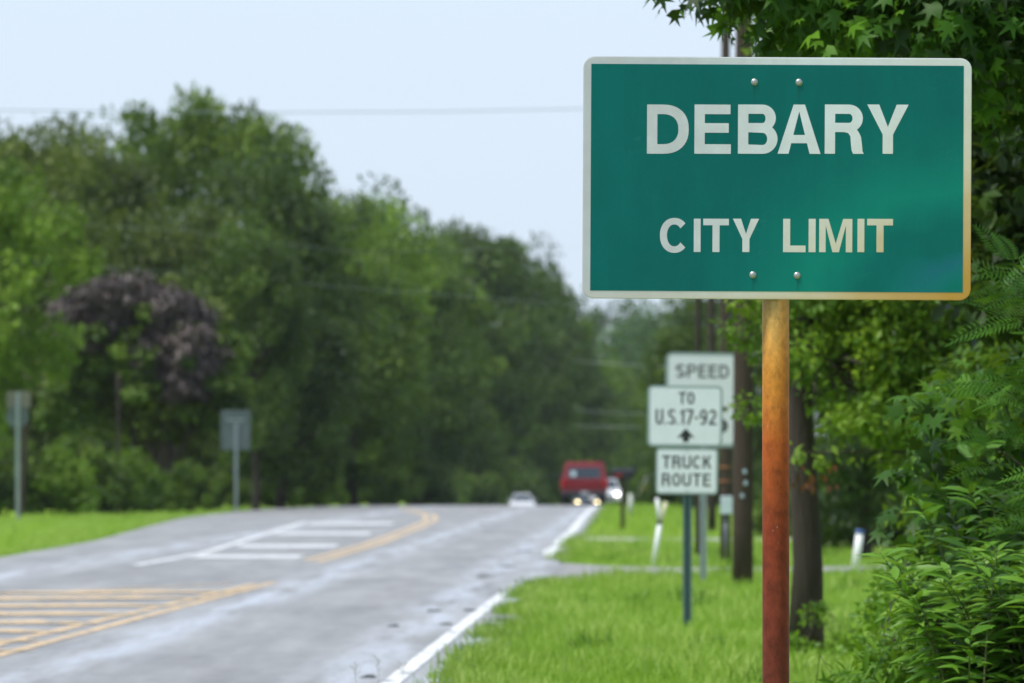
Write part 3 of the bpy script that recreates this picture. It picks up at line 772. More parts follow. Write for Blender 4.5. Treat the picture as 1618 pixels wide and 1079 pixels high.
# ------------------------------------------------------------------ grass
def grass(name, label, pts_fn, n, seed, hmin, hmax, wscale):
    r = np.random.default_rng(seed)
    pos = pts_fn(r, n); n = len(pos)
    yd = np.stack([r.normal(0, .35, n), r.normal(0, .35, n), np.ones(n)], 1)
    nm = unit(r, n); nm[:, 2] *= .2
    px_ = pos[:, 0]; py_ = pos[:, 1]
    patch = np.sin(px_*2.1+py_*.37)*np.sin(py_*.23-px_*1.3)
    sz = (hmin + (hmax-hmin)*r.random(n)**2) * (1 + .35*patch)
    tone = np.clip(.48 + .16*patch + .14*np.sin(px_*5.3+py_*.11)*np.sin(py_*.71+px_*.9) + r.normal(0, .22, n), 0, 1)
    me = leaf_mesh(name, 'blade', pos, yd, nm, sz, tone, LM['grass'])
    o = link(name, me); tag(o, label, 'grass', kind='stuff'); return o
def right_pts(r, n):
    d = 46 * (175/46.)**(r.random(n)**1.15)
    e = -1.2 + .0135*d
    u = .24 + .16*np.sin(d*.9)*np.sin(d*.37+1) + 5.2*r.random(n)**1.25 - .09*np.abs(r.normal(0, 1, n))
    ok = ~((u < 14) & (np.abs(d - (113.5+np.minimum(u/14*6,2))) < 3.4 + 9*np.clip(1-u*6/14,0,1)**2)) & ~(np.abs(d-166) < 4.2)
    x = e + u
    return np.stack([x, d, np.full(n, -.02)], 1)[ok]
grass('verge_grass', 'bright green grass of the right verge along the road', right_pts, 150000, 81, .05, .17, 1)
def left_pts(r, n):
    d = 120 + 190*r.random(n); lu = np.array([left_u(q) for q in d])
    x = -1.2 + .0135*d + lu - .05 - 5*r.random(n)**1.5
    return np.stack([x, d, np.array([gz(a, q) for a, q in zip(x, d)]) - .02], 1)
grass('verge_grass', 'mown green grass of the left verge before the wood', left_pts, 40000, 82, .06, .16, 1)
def far_pts(r, n):
    d = 175 + 200*r.random(n); x = -1.2 + .0135*d + .15 + 7*r.random(n)
    return np.stack([x, d, np.array([gz(a, q) for a, q in zip(x, d)]) - .02], 1)
grass('verge_grass', 'far grass of the right verge around the mailbox', far_pts, 26000, 83, .06, .20, 1)
def edge_pts(r, n):
    c_ = np.concatenate([46 + 55*r.random(60), 128 + 40*r.random(14)]); k = r.integers(0, len(c_), n)
    d = c_[k] + r.normal(0, .35, n); u = .16 + .10*np.sin(c_[k]*7.1) + r.normal(0, .07, n)
    return np.stack([-1.2 + .0135*d + u, d, np.full(n, -.015)], 1)
eg = grass('edge_weeds', 'ragged darker weeds creeping over the right pavement edge', edge_pts, 9000, 85, .04, .12, 1)
def clump_pts(r, n):
    c_ = 50 + 95*r.random(46); cu = .7 + 3.6*r.random(46); k = r.integers(0, 46, n)
    d = c_[k] + r.normal(0, .30, n); u = cu[k] + r.normal(0, .10, n)
    ok = np.abs(d-115) > 5
    return np.stack([-1.2 + .0135*d + u, d, np.full(n, -.015)], 1)[ok]
cg = grass('verge_weeds', 'taller darker weed tufts standing in the right verge grass', clump_pts, 3800, 86, .07, .19, 1)
cg.data.materials.clear(); cg.data.materials.append(LM['weed'])
eg.data.materials.clear(); eg.data.materials.append(LM['weed'])
# a few tall seed stalks by the pavement edge
rr = random.Random(9)
for k, (px, top, h) in enumerate(((560, 1052, .0), (596, 1042, .0), (634, 1050, .0))):
    d = 47.5 + k*.8; p = P(px, top, d); o = empty('grass_stalk', (p.x, d, 0), ['thin dry grass stalk at the lower pavement edge, leftmost of three', 'thin dry grass stalk at the lower pavement edge, middle one', 'thin dry grass stalk at the lower pavement edge, nearest the grass'][k], 'grass stalk', 'dry grass stalks at the pavement edge')
    MB().tube([(0,0,-.02),(.01,0,p.z*.6),(rr.uniform(-.03,.03),0,p.z)], [.0016,.0013,.0008], 5).build('stem', simple('dry_stalk', (.2,.19,.1), .8), o)
    mb = MB()
    for q in range(6):
        z = p.z*(.72+.05*q); mb.tube([(.008,0,z),(.008+rr.uniform(-.035,.035),rr.uniform(-.01,.01),z+.03)], [.001,.002], 4)
    mb.build('seed_head', bpy.data.materials['dry_stalk'], o)

# damp litter clumps on the pavement
LIT = simple('damp_litter', (.045,.05,.045), .7, 0, .4, 30, .6)
for px, py, w, lab in ((762,913,.24,'dark damp litter patch on the road, the farthest one'),(684,967,.17,'dark damp litter patch on the road, beside the end of the edge line'),
        (742,966,.15,'small litter patch next to the white edge line'),(622,991,.13,'dark litter patch in the right lane, left of the edge line'),
        (704,988,.12,'litter patch left of the edge line, nearest the grass'),(585,1072,.13,'litter patch at the bottom by the grass stalks'),(800,896,.3,'faint dark patch on the road toward the driveway'),(830,872,.35,'faint dark patch on the road near the grass tip')):
    p = G(px, py); rr = random.Random(px); n = 14
    mb = MB(); ring = [(w*.5*rr.uniform(.6,1.2)*math.cos(2*math.pi*k/n), w*1.6*rr.uniform(.6,1.2)*math.sin(2*math.pi*k/n), .006) for k in range(n)]
    mb.add(ring + [(x*.5, y*.5, .018*rr.uniform(.5,1.4)) for x, y, z in ring] + [(0,0,.02)],
           [(k, (k+1)%n, n+(k+1)%n, n+k) for k in range(n)] + [(n+k, n+(k+1)%n, 2*n) for k in range(n)])
    o = mb.build('litter_patch', LIT, None, (p.x, p.y, p.z + .002)); tag(o, lab, 'litter', 'damp litter patches on the road')

# ------------------------------------------------------------------ lettering
from mathutils.geometry import tessellate_polygon
def arc(cx, cy_, rx, ry, a0, a1, n=14, e=2.0):
    out = []
    for k in range(n+1):
        a = math.radians(a0 + (a1-a0)*k/n); c_, s_ = math.cos(a), math.sin(a)
        out.append((cx + rx*math.copysign(abs(c_)**(2/e), c_), cy_ + ry*math.copysign(abs(s_)**(2/e), s_)))
    return out
def strip(pts, t):                        # constant-width band along a centre line, square ends
    L, R = [], []
    for i, p in enumerate(pts):
        a = Vector(pts[max(i-1, 0)]); b_ = Vector(pts[min(i+1, len(pts)-1)]); d_ = (b_-a).normalized(); n_ = Vector((-d_.y, d_.x))*t/2
        L.append((p[0]+n_.x, p[1]+n_.y)); R.append((p[0]-n_.x, p[1]-n_.y))
    return L + R[::-1]
def glyph(ch, w, h, s):
    """list of shapes; a shape is [outer, hole, hole...] in a w x h box with stroke s"""
    if ch == 'I': return [[[(0,0),(w,0),(w,h),(0,h)]]]
    if ch == 'L': return [[[(0,0),(w,0),(w,s*.95),(s,s*.95),(s,h),(0,h)]]]
    if ch == 'T': return [[[(w/2-s/2,0),(w/2+s/2,0),(w/2+s/2,h-s*.93),(w,h-s*.93),(w,h),(0,h),(0,h-s*.93),(w/2-s/2,h-s*.93)]]]
    if ch == 'E':
        t = s*.93; m0 = h*.525-t/2
        return [[[(0,0),(w,0),(w,t),(s,t),(s,m0),(w*.94,m0),(w*.94,m0+t),(s,m0+t),(s,h-t),(w*.985,h-t),(w*.985,h),(0,h)]]]
    if ch == 'D':
        R = w*.62; t = s*.93
        return [[[(0,0)] + arc(w-R,h/2,R,h/2,-90,90,20,2.3) + [(0,h)], [(s,t)] + arc(w-R,h/2,R-s,h/2-t,-90,90,20,2.3) + [(s,h-t)]]]
    if ch == 'B':
        t = s*.90; ym = h*.53; r1, r2 = (h-ym)/2 + t*.2, ym/2 + t*.2
        wt = w*.955; lo = arc(w-r2,r2,r2,r2,-90,50,14); up = arc(wt-r1,h-r1,r1,r1,-42,90,14)
        return [[[(0,0)] + lo + up + [(0,h)], [(s,t)] + arc(w-r2,r2,r2-s,(ym-t*.5-t)/2+.0,-90,90,12) + [(s,ym-t*.5+.0*t)], [(s,ym+t*.5)] + arc(wt-r1,(ym+t*.5+h-t)/2,r1-s,(h-t-ym-t*.5)/2,-90,90,12) + [(s,h-t)]]]
    if ch == 'R':
        t = s*.90; ym = h*.44; r1 = (h-ym)/2
        xl = w*.93
        return [[[(0,0),(s,0),(s,ym),(w*.50,ym),(w*.60,ym-h*.02),(w*.655,ym-h*.09),(w*.67,h*.18),(w*.69,h*.06),(w*.725,0),(w,0),(w*.965,h*.05),(w*.945,h*.22),(w*.925,ym-h*.10),(w*.88,ym-h*.02),(w*.82,ym+t*.28)] + arc(w*.97-r1,h-r1,r1,r1,-56,90,14) + [(0,h)],
                 [(s,ym+t)] + arc(w*.97-r1,(ym+t+h-t)/2,r1-s,(h-ym-2*t)/2,-90,90,12) + [(s,h-t)]]]
    if ch == 'P':
        t = s*.90; ym = h*.42; r1 = (h-ym)/2
        return [[[(0,0),(s,0),(s,ym)] + arc(w-r1,h-r1,r1,r1,-90,90,14) + [(0,h)], [(s,ym+t)] + arc(w-r1,(ym+h)/2,r1-s,(h-ym-2*t)/2,-90,90,12) + [(s,h-t)]]]
    if ch == 'A':
        k = s*1.06; yb, t = h*.215, s*.80
        xi = lambda y: (w/2-k*.52)*y/h
        ap = h - h*k*.52/(w/2)*1.02
        inn = lambda y: k + (w/2-k)*y/(h*.86)
        return [[[(0,0),(k,0),(inn(yb)-.0,yb),(w-inn(yb),yb),(w-k,0),(w,0),(w/2+k*.52,h),(w/2-k*.52,h)], [(inn(yb+t),yb+t),(w-inn(yb+t),yb+t),(w/2,h*.86)]]]
    if ch == 'Y': return [[[(w/2-s/2,0),(w/2+s/2,0),(w/2+s/2,h*.39),(w,h),(w-s*1.16,h),(w/2,h*.545),(s*1.16,h),(0,h),(w/2-s/2,h*.39)]]]
    if ch == 'M':
        k = s*.92
        return [[[(0,0),(k,0),(k,h*.80),(w/2-k*.50,0),(w/2+k*.50,0),(w-k,h*.80),(w-k,0),(w,0),(w,h),(w-k*1.42,h),(w/2,h*.26),(k*1.42,h),(0,h)]]]
    if ch == 'C': return [[arc(w/2,h/2,w/2,h/2,42,318,40,2.15) + arc(w/2,h/2,w/2-s,h/2-s*.93,322,38,40,2.15)]]
    if ch in 'O0': return [[arc(w/2,h/2,w/2,h/2,0,352,30,2.3), arc(w/2,h/2,w/2-s,h/2-s*.95,0,352,30,2.3)]]
    if ch == 'U': return [[[(0,h),(0,h*.3)] + arc(w/2,h*.3,w/2,h*.3,180,360,16) + [(w,h),(w-s,h),(w-s,h*.3)] + arc(w/2,h*.3,w/2-s,h*.3-s,360,180,16) + [(s,h)]]]
    if ch == '.': return [[[(0,0),(w,0),(w,s*1.1),(0,s*1.1)]]]
    if ch == '-': return [[[(0,h*.38),(w,h*.38),(w,h*.38+s),(0,h*.38+s)]]]
    if ch == '1': return [[[(w-s,0),(w,0),(w,h),(w-s*.7,h),(0,h*.80),(0,h*.66),(w-s,h*.76)]]]
    if ch == '7': return [[[(w*.16,0),(w*.16+s*1.1,0),(w,h*.82),(w,h),(0,h),(0,h-s),(w-s*1.05,h-s)]]]
    if ch == 'K': return [[[(0,0),(s,0),(s,h*.30),(s*1.75,h*.46),(w-s*1.2,0),(w,0),(s*1.75+s*.6,h*.60),(w*.97,h),(w*.97-s*1.25,h),(s,h*.50),(s,h),(0,h)]]]
    if ch == 'S':
        c_ = arc(w/2,h*.74,w/2-s/2,h*.26-s/2,25,255,12) + arc(w/2,h*.26,w/2-s/2,h*.26-s/2,75,-155,12)
        return [[strip(c_, s)]]
    if ch == '2':
        c_ = arc(w/2,h*.70,w/2-s/2,h*.30-s/2,165,-35,12) + [(s*.62,s*.9)]
        return [[strip(c_, s)], [[(0,0),(w,0),(w,s),(0,s)]]]
    if ch == '5':
        c_ = arc(w*.46,h*.31,w*.54-s/2,h*.31-s/2,135,-150,14)
        return [[strip(c_, s)], [strip([(w*.16,h*.48),(w*.24,h-s*.5)], s*.9)], [[(w*.18,h-s),(w*.95,h-s),(w*.95,h),(w*.18,h)]]]
    if ch == '9':
        return [[arc(w/2,h*.68,w/2,h*.32,0,352,24), arc(w/2,h*.68,w/2-s,h*.32-s,0,352,24)], [strip(arc(w*.40,h*.55,w*.60-s/2,h*.55-s/2,5,-85,10) + [(w*.12,s*.6)], s)]]
WID = {'I':.24,'.':.20,'-':.38,'1':.42,'L':.72,'E':.76,'M':1.1,'A':1.0,'Y':.95,'T':.85}
def text_mesh(txt, x0, x1, z0, z1, mat, stroke=.19):
    h = z1-z0
    ws = [WID.get(c_, .84) for c_ in txt]; gap = .17 if len(txt) > 1 else 0
    tot = sum(ws) + gap*(len(txt)-1); k = (x1-x0)/tot
    s_ = stroke*h if (len(txt) > 1 or stroke > .1) else stroke
    if len(txt) > 1: s_ = min(s_, k*.24)
    vs, fs = [], []; x = x0; lay = 0
    for c_, w in zip(txt, ws):
        for j, shape in enumerate(glyph(c_, w*k, h, min(s_, w*k))):
            loops = [[Vector((q[0], q[1], 0)) for q in lp] for lp in shape]
            flat = [q for lp in loops for q in lp]; n = len(vs)
            vs += [(x + q.x, -.0002*j, z0 + q.y) for q in flat]
            for t in tessellate_polygon(loops):
                a, b_, c2 = (flat[i] for i in t)
                if (b_-a).cross(c2-a).z < 0: t = (t[0], t[2], t[1])
                fs.append(tuple(i+n for i in t))
        x += (w+gap)*k
    me = bpy.data.meshes.new('lettering'); me.from_pydata(vs, [], fs); me.update()
    me.materials.append(mat); return me

# ------------------------------------------------------------------ the green city limit sign
DS = FPX/503.0
scx, scy = 1228.0, 281.5
sc_ = P(scx, scy, DS)
sign = empty('city_limit_sign', (P(1226.5, 0, DS).x, DS, 0.0), 'large green city limit sign with white border on a rust-stained round post', 'road sign')
face = bpy.data.objects.new('sign_panel', None)     # replaced below by the panel mesh
bpy.data.objects.remove(face)
ox = sc_.x - sign.location.x; oz = sc_.z
RUST = ((0.64,0.52,0.30), (0.52,0.27,0.04))
def stain_nodes(nt, kx=.86, kz=.60):                     # sprinkler rust coming from the lower right corner of the panel
    v = coords(nt); s = N(nt, 'ShaderNodeSeparateXYZ'); nt.links.new(v, s.inputs[0])
    nz = noise(nt, coords(nt), 7, 4)
    ax = mth(nt, 'DIVIDE', mth(nt, 'SUBTRACT', 0.61, s.outputs[0]), kx); az = mth(nt, 'DIVIDE', mth(nt, 'ADD', s.outputs[2], 0.38), kz)
    q = mth(nt, 'SQRT', mth(nt, 'ADD', mth(nt, 'POWER', mth(nt, 'ABSOLUTE', ax), 2.0), mth(nt, 'POWER', mth(nt, 'ABSOLUTE', az), 2.0)))
    q = mth(nt, 'ADD', q, mth(nt, 'MULTIPLY', mth(nt, 'SUBTRACT', nz, .5), .22))
    # the bottom rim collects more
    low = mth(nt, 'MULTIPLY', mth(nt, 'SUBTRACT', 1.0, mth(nt, 'MULTIPLY', mth(nt, 'ADD', s.outputs[2], .38), 22.0), clamp=True), mth(nt, 'ADD', .22, mth(nt, 'MULTIPLY', mth(nt, 'ADD', s.outputs[0], .6), .62)))
    return q, low, v, s
def white_sheet(name, base, kx=.86, kz=.60):
    m, nt, b, _ = new_mat(name)
    q, low, v, s = stain_nodes(nt, kx, kz)
    gr = noise(nt, v, 420, 3, .7); gr2 = noise(nt, v, 14, 5, .6)
    worn = ramp(nt, mth(nt, 'ADD', mth(nt, 'ADD', mth(nt, 'MULTIPLY', s.outputs[0], 1.5), .62), mth(nt, 'MULTIPLY', mth(nt, 'SUBTRACT', gr2, .5), .5)), [(.05, g1(1)), (.75, g1(0))])
    c = mixc(nt, worn, base, tuple(q_*f_ for q_, f_ in zip(base, (.80,.77,.78))))
    c = mixc(nt, 1.0, c, ramp(nt, gr, [(.3, g1(.86)), (.7, g1(1.08))]), 'MULTIPLY')
    c = mixc(nt, 1.0, c, ramp(nt, gr2, [(.25, (.90,.90,.88)), (.7, g1(1.02))]), 'MULTIPLY')
    f1 = mth(nt, 'MAXIMUM', ramp(nt, q, [(.25, g1(1)), (1.0, g1(0))]), low, clamp=True)
    f2 = mth(nt, 'MAXIMUM', ramp(nt, q, [(.08, g1(1)), (.52, g1(0))]), mth(nt, 'SUBTRACT', low, .36, clamp=True), clamp=True)
    c = mixc(nt, f1, c, RUST[0]); c = mixc(nt, f2, c, RUST[1])
    nt.links.new(c, b.inputs['Base Color']); b.inputs['Roughness'].default_value = .42
    return m
WSH = white_sheet('white_reflective_border', (.70,.725,.76), 1.1, .84)
LET = white_sheet('white_reflective_letters', (.73,.755,.79))
m, nt, b, _ = new_mat('green_reflective_sheet')
q, low, v, s = stain_nodes(nt)
gr = noise(nt, v, 700, 2, .6); gr2 = noise(nt, coords(nt, (1, 1, .5)), 5, 5, .6)
c = ramp(nt, gr2, [(.3, (.0,.114,.108)), (.7, (.0,.140,.130))])
c = mixc(nt, 1.0, c, ramp(nt, gr, [(.3, g1(.90)), (.7, g1(1.10))]), 'MULTIPLY')
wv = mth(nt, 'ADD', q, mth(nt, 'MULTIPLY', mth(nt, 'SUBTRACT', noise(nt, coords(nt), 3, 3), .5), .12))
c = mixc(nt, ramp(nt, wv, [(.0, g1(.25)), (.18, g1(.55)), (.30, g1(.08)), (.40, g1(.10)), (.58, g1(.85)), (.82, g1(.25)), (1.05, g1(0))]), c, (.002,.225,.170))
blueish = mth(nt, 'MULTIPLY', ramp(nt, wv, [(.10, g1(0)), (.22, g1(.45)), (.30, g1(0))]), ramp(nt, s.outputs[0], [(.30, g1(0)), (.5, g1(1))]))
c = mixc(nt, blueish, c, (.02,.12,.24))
vs_ = coords(nt, (18, 1, .6)); st = noise(nt, vs_, 3, 4)
c = mixc(nt, 1.0, c, ramp(nt, st, [(.35, g1(.975)), (.65, g1(1.02))]), 'MULTIPLY')
# faint grime runs below the four bolts and fine handling scratches
for bxx in (-.073, .067):
    dx_ = mth(nt, 'ABSOLUTE', mth(nt, 'SUBTRACT', mth(nt, 'ADD', s.outputs[0], mth(nt, 'MULTIPLY', mth(nt, 'SUBTRACT', noise(nt, v, 30, 2), .5), .006)), bxx))
    col_ = ramp(nt, mth(nt, 'MULTIPLY', dx_, 100.0), [(.1, g1(1)), (.75, g1(0))])
    for bzz in (.302, -.305):
        dz_ = mth(nt, 'MULTIPLY', mth(nt, 'SUBTRACT', bzz, s.outputs[2]), 9.0)
        run_ = ramp(nt, dz_, [(.0, g1(0)), (.04, g1(.55)), (.8, g1(0))])
        c = mixc(nt, mth(nt, 'MULTIPLY', col_, run_), c, (.004,.060,.050))
scr = N(nt, 'ShaderNodeTexWave'); scr.inputs['Scale'].default_value = 3.0; scr.inputs['Distortion'].default_value = 28.0; scr.inputs['Detail'].default_value = 5.0
nt.links.new(coords(nt, (1.0, 1, 1.7)), scr.inputs['Vector'])
c = mixc(nt, mth(nt, 'MULTIPLY', ramp(nt, scr.outputs['Fac'], [(.985, g1(0)), (1.0, g1(.22))]), ramp(nt, noise(nt, v, 6, 3), [(.5, g1(0)), (.7, g1(1))])), c, (.05,.22,.19))
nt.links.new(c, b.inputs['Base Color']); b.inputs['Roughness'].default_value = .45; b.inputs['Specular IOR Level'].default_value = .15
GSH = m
pw, ph = 614.0/503, 383.0/503
bm = bmesh.new()
vb = [bm.verts.new((x, 0, z)) for x, z in rrect(pw, ph, .036, 8)]
f = bm.faces.new(vb); r_ = bmesh.ops.extrude_face_region(bm, geom=[f])
for v_ in [g for g in r_['geom'] if isinstance(g, bmesh.types.BMVert)]: v_.co.y += .006
bmesh.ops.recalc_face_normals(bm, faces=bm.faces)
bmesh.ops.bevel(bm, geom=[e for e in bm.edges if abs(e.verts[0].co.y - e.verts[1].co.y) < 1e-6], offset=.0022, segments=3, affect='EDGES', clamp_overlap=True)
me = bpy.data.meshes.new('sign_panel'); bm.to_mesh(me); bm.free(); me.materials.append(WSH)
panel = link('sign_panel', me, None, sign, (ox, 0, oz)); panel.rotation_euler = (0, math.radians(0.32), 0)
def s2(px, py): return ((px-scx)/503.0, (scy-py)/503.0)
gx0, gz0 = s2(933.5, 460.5); gx1, gz1 = s2(1522.3, 102)
bx0, bz0 = gx0, gz0
MB().prism([(gx0, gz0), (gx1, gz0), (gx1, gz1), (gx0, gz1)], -.0007, 0.001).build('green_face', GSH, panel)
MBL = [('D',1022,1088,164.7,242.6),('E',1097,1154.7,164.7,242.6),('B',1165.8,1228.4,164.7,242.6),('A',1228.6,1296.5,164.7,242.6),('R',1303,1365,164.7,242.6),('Y',1370,1435.5,164.7,242.6),
       ('C',1043.3,1089,344,399.3),('I',1096.8,1107.6,345.3,398),('T',1111.7,1152.2,345.3,398),('Y',1158.5,1200,345.3,398),
       ('L',1238,1273.6,345.5,398.3),('I',1278.3,1289.4,345.5,398.3),('M',1295,1347.4,345.5,398.3),('I',1355.5,1366.4,345.5,398.3),('T',1370.8,1411.6,345.5,398.3)]
ca, sa = math.cos(math.radians(.32)), math.sin(math.radians(.32))
for ch, a, b_, t_, d_ in MBL:
    x0, z1 = s2(a, t_); x1, z0 = s2(b_, d_)
    # measured on a panel turned by 0.32 degrees: undo the turn
    zc = x0*sa*1.0
    o = link('letter', text_mesh(ch, x0, x1, z0 + zc, z1 + zc, LET, .0325 if t_ < 300 else .0222), None, panel, (0, -.0013, 0))
STEEL = simple('bolt_steel', (.40,.42,.41), .5, .8, .3, 300)
for px, py in ((1191.5,129.5),(1262,129.5),(1190.5,434.5),(1260.5,435)):
    x, z = s2(px, py)
    mb = MB(); n = 18
    prof_ = [(.0112,-.0008),(.0110,-.0022),(.0075,-.0026),(.0070,-.0052),(.0062,-.0056),(.0,-.0057)]
    vs = [(x + r*math.cos(2*math.pi*k/n), y, z + r*math.sin(2*math.pi*k/n)) for r, y in prof_ for k in range(n)]
    mb.add(vs, [(i*n+k, i*n+(k+1)%n, (i+1)*n+(k+1)%n, (i+1)*n+k) for i in range(5) for k in range(n)], True)
    bo = mb.build('bolt', STEEL, panel)
# post
m, nt, b, _ = new_mat('rust_stained_post')
v = coords(nt); s = N(nt, 'ShaderNodeSeparateXYZ'); nt.links.new(v, s.inputs[0])
nz = noise(nt, coords(nt, (1, 1, .35)), 9, 6, .6)
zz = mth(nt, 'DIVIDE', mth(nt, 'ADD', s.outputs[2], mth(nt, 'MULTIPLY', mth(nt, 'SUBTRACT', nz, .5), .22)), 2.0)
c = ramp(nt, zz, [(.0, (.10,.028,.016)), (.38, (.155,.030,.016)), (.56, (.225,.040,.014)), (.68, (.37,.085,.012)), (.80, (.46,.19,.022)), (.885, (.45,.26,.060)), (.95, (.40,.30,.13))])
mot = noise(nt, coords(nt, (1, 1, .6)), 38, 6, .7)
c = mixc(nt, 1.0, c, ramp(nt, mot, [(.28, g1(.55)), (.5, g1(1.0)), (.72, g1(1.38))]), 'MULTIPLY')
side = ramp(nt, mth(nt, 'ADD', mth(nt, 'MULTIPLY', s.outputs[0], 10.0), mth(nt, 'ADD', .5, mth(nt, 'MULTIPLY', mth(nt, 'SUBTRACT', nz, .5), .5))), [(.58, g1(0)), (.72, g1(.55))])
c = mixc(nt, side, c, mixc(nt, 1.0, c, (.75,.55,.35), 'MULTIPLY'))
vo = N(nt, 'ShaderNodeTexVoronoi'); vo.inputs['Scale'].default_value = 60; nt.links.new(coords(nt, (1, 1, .5)), vo.inputs['Vector'])
spk = mth(nt, 'MULTIPLY', ramp(nt, vo.outputs['Distance'], [(.07, g1(.6)), (.13, g1(0))]), ramp(nt, noise(nt, coords(nt), 11, 3), [(.50, g1(0)), (.66, g1(1))]))
c = mixc(nt, spk, c, (.42,.30,.26))
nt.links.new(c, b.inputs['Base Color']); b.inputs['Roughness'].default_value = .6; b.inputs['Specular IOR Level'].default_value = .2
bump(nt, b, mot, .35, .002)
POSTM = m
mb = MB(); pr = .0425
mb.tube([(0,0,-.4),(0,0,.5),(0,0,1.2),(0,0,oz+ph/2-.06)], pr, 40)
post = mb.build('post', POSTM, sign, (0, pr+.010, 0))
for px, py in ((1191,129.5),(1191,434.8)):   # brackets behind the panel
    z = oz + s2(px, py)[1]
    MB().rbox(-.11, .11, .0065, .0165, z-.02, z+.02, .002, 1).build('bracket', GALV, sign)

# ------------------------------------------------------------------ smaller signs
def plate_mat(name, base):
    m, nt, b, _ = new_mat(name)
    v = coords(nt); f = noise(nt, v, 8, 5, .6)
    nt.links.new(ramp(nt, f, [(.3, tuple(x*.92 for x in base)), (.7, base)]), b.inputs['Base Color']); b.inputs['Roughness'].default_value = .4
    return m
PLW = plate_mat('white_sign_sheet', (.75,.79,.84)); PLE = plate_mat('grey_sign_edge', (.30,.38,.38))
def sign_plate(parent, d, rect, y, words, arrow=None, rot=0.0, k_in=.045):
    k = FPX/d
    x0, y0, x1, y1 = rect; c_ = P((x0+x1)/2, (y0+y1)/2, d) ; w, h = (x1-x0)/k, (y1-y0)/k
    rx = min(w, h)*.09
    pl = MB().prism(rrect(w, h, rx), 0, .003).build('sign_plate', PLE, parent, (c_.x - parent.location.x, y, c_.z - parent.location.z))
    pl.rotation_euler = (0, math.radians(rot), 0)
    iw, ih = w - 2*k_in*min(w,h), h - 2*k_in*min(w,h)
    MB().prism(rrect(iw, ih, rx*.6), -.0008, .001).build('white_face', PLW, pl)
    for s_, a, t_, b_, q in words:
        o = link('lettering', text_mesh(s_, (a-(x0+x1)/2)/k, (b_-(x0+x1)/2)/k, ((y0+y1)/2-q)/k, ((y0+y1)/2-t_)/k, BLACKP, .17), None, pl, (0, -.0016, 0))
    if arrow:
        pts = [((px-(x0+x1)/2)/k, ((y0+y1)/2-py)/k) for px, py in arrow]
        MB().prism(pts, -.0016, -.0009).build('arrow', BLACKP, pl)
    for zz_ in (h*.42, -h*.42):
        mb = MB(); n = 10
        mb.add([(.007*math.cos(2*math.pi*i/n), -.004, zz_+.007*math.sin(2*math.pi*i/n)) for i in range(n)] + [(.007*math.cos(2*math.pi*i/n), 0, zz_+.007*math.sin(2*math.pi*i/n)) for i in range(n)],
               [tuple(reversed(range(n)))] + [(i, (i+1)%n, n+(i+1)%n, n+i) for i in range(n)]); mb.build('bolt', STEEL, pl)
    return pl
def uchannel(parent, x, y, z0, z1, mat, w=.075, dp=.035):
    t = .006
    poly = [(-w/2,0),(-w/4,0),(-w/4,-dp),(w/4,-dp),(w/4,0),(w/2,0),(w/2,t),(w/4-t,t),(w/4-t,-dp+t),(-w/4+t,-dp+t),(-w/4+t,t),(-w/2,t)]
    n = len(poly); vs = [(x+a, y-b_, z0) for a, b_ in poly] + [(x+a, y-b_, z1) for a, b_ in poly]
    mb = MB().add(vs, [(i, (i+1)%n, (i+1)%n+n, i+n) for i in range(n)] + [(0,1,10,11),(2,3,8,9),(4,5,6,7),(1,2,9,10),(3,4,7,8)] )
    return mb.build('post', mat, parent)
p = G(1086, 990)
rs = empty('truck_route_sign', p, 'white truck route sign pair with up arrow on a dark green channel post', 'road sign', 'white road signs on the right verge')
uchannel(rs, 0, .03, -.3, 2.0, SGREEN)
sign_plate(rs, p.y, (1023, 609, 1142, 706), 0, [('TO',1072,619.5,1097,638.5), ('U.S.17-92',1036,646.5,1132,671)],
   [(1070,692),(1079,690.5),(1079,698),(1089,698),(1089,690.5),(1098,692),(1083.8,676.5)], rot=.6)
sign_plate(rs, p.y, (1036, 708, 1134.5, 781), 0, [('TRUCK',1046,720,1124,740), ('ROUTE',1046,748,1123,768)], rot=.6)
p = G(1111, 918)
ss = empty('speed_limit_sign', p, 'white speed sign standing behind the truck route sign on a pale steel post', 'road sign', 'white road signs on the right verge')
uchannel(ss, 0, .03, -.3, 2.5, GALV, .08)
sign_plate(ss, p.y, (1051, 557, 1165, 706), 0, [('SPEED',1067,576,1151,597), ('5',1118,642,1151,686)], rot=.9)

BACKP = simple('sign_back_aluminium', (.10,.13,.13), .6, .3, .2, 3)
p = G(373, 809)
bs = empty('road_sign', p, 'grey back of a rectangular road sign on the left verge', 'road sign', 'road signs seen from behind on the left verge')
uchannel(bs, 0, -.01, -.3, 2.9, GALV, .10); k = FPX/p.y
w, h = 47/k, 63/k
c_ = P(372, 679, p.y)
MB().prism(rrect(w, h, .06), .026, .030).build('sign_plate', BACKP, bs, (c_.x-p.x, 0, c_.z-p.z))
MB().box(-.3*w, .3*w, .021, .0255, -.02, .02).build('cross_brace', GALV, bs, (c_.x-p.x, 0, c_.z-p.z+h*.25))
p = G(28, 822); k = FPX/p.y
bs = empty('road_sign', p, 'round-bottomed sign back with a faded panel above it, far left verge', 'road sign', 'road signs seen from behind on the left verge')
uchannel(bs, 0, -.01, -.3, CAMH+(HY-620)/k, GALV, .10)
c_ = P(27, 658, p.y); r0 = 19/k
MB().prism([(r0*1.0*math.cos(a)*(1 if math.sin(a) < 0 else 1), r0*math.sin(a)) for a in [2*math.pi*i/8+math.pi/8 for i in range(8)]], .026, .030).build('octagon_plate', BACKP, bs, (c_.x-p.x, 0, c_.z-p.z))
c_ = P(29, 631, p.y)
MB().prism(rrect(38/k, 26/k, .03), .033, .037).build('faded_plate', simple('faded_brown_plate', (.16,.15,.12), .6), bs, (c_.x-p.x, 0, c_.z-p.z))
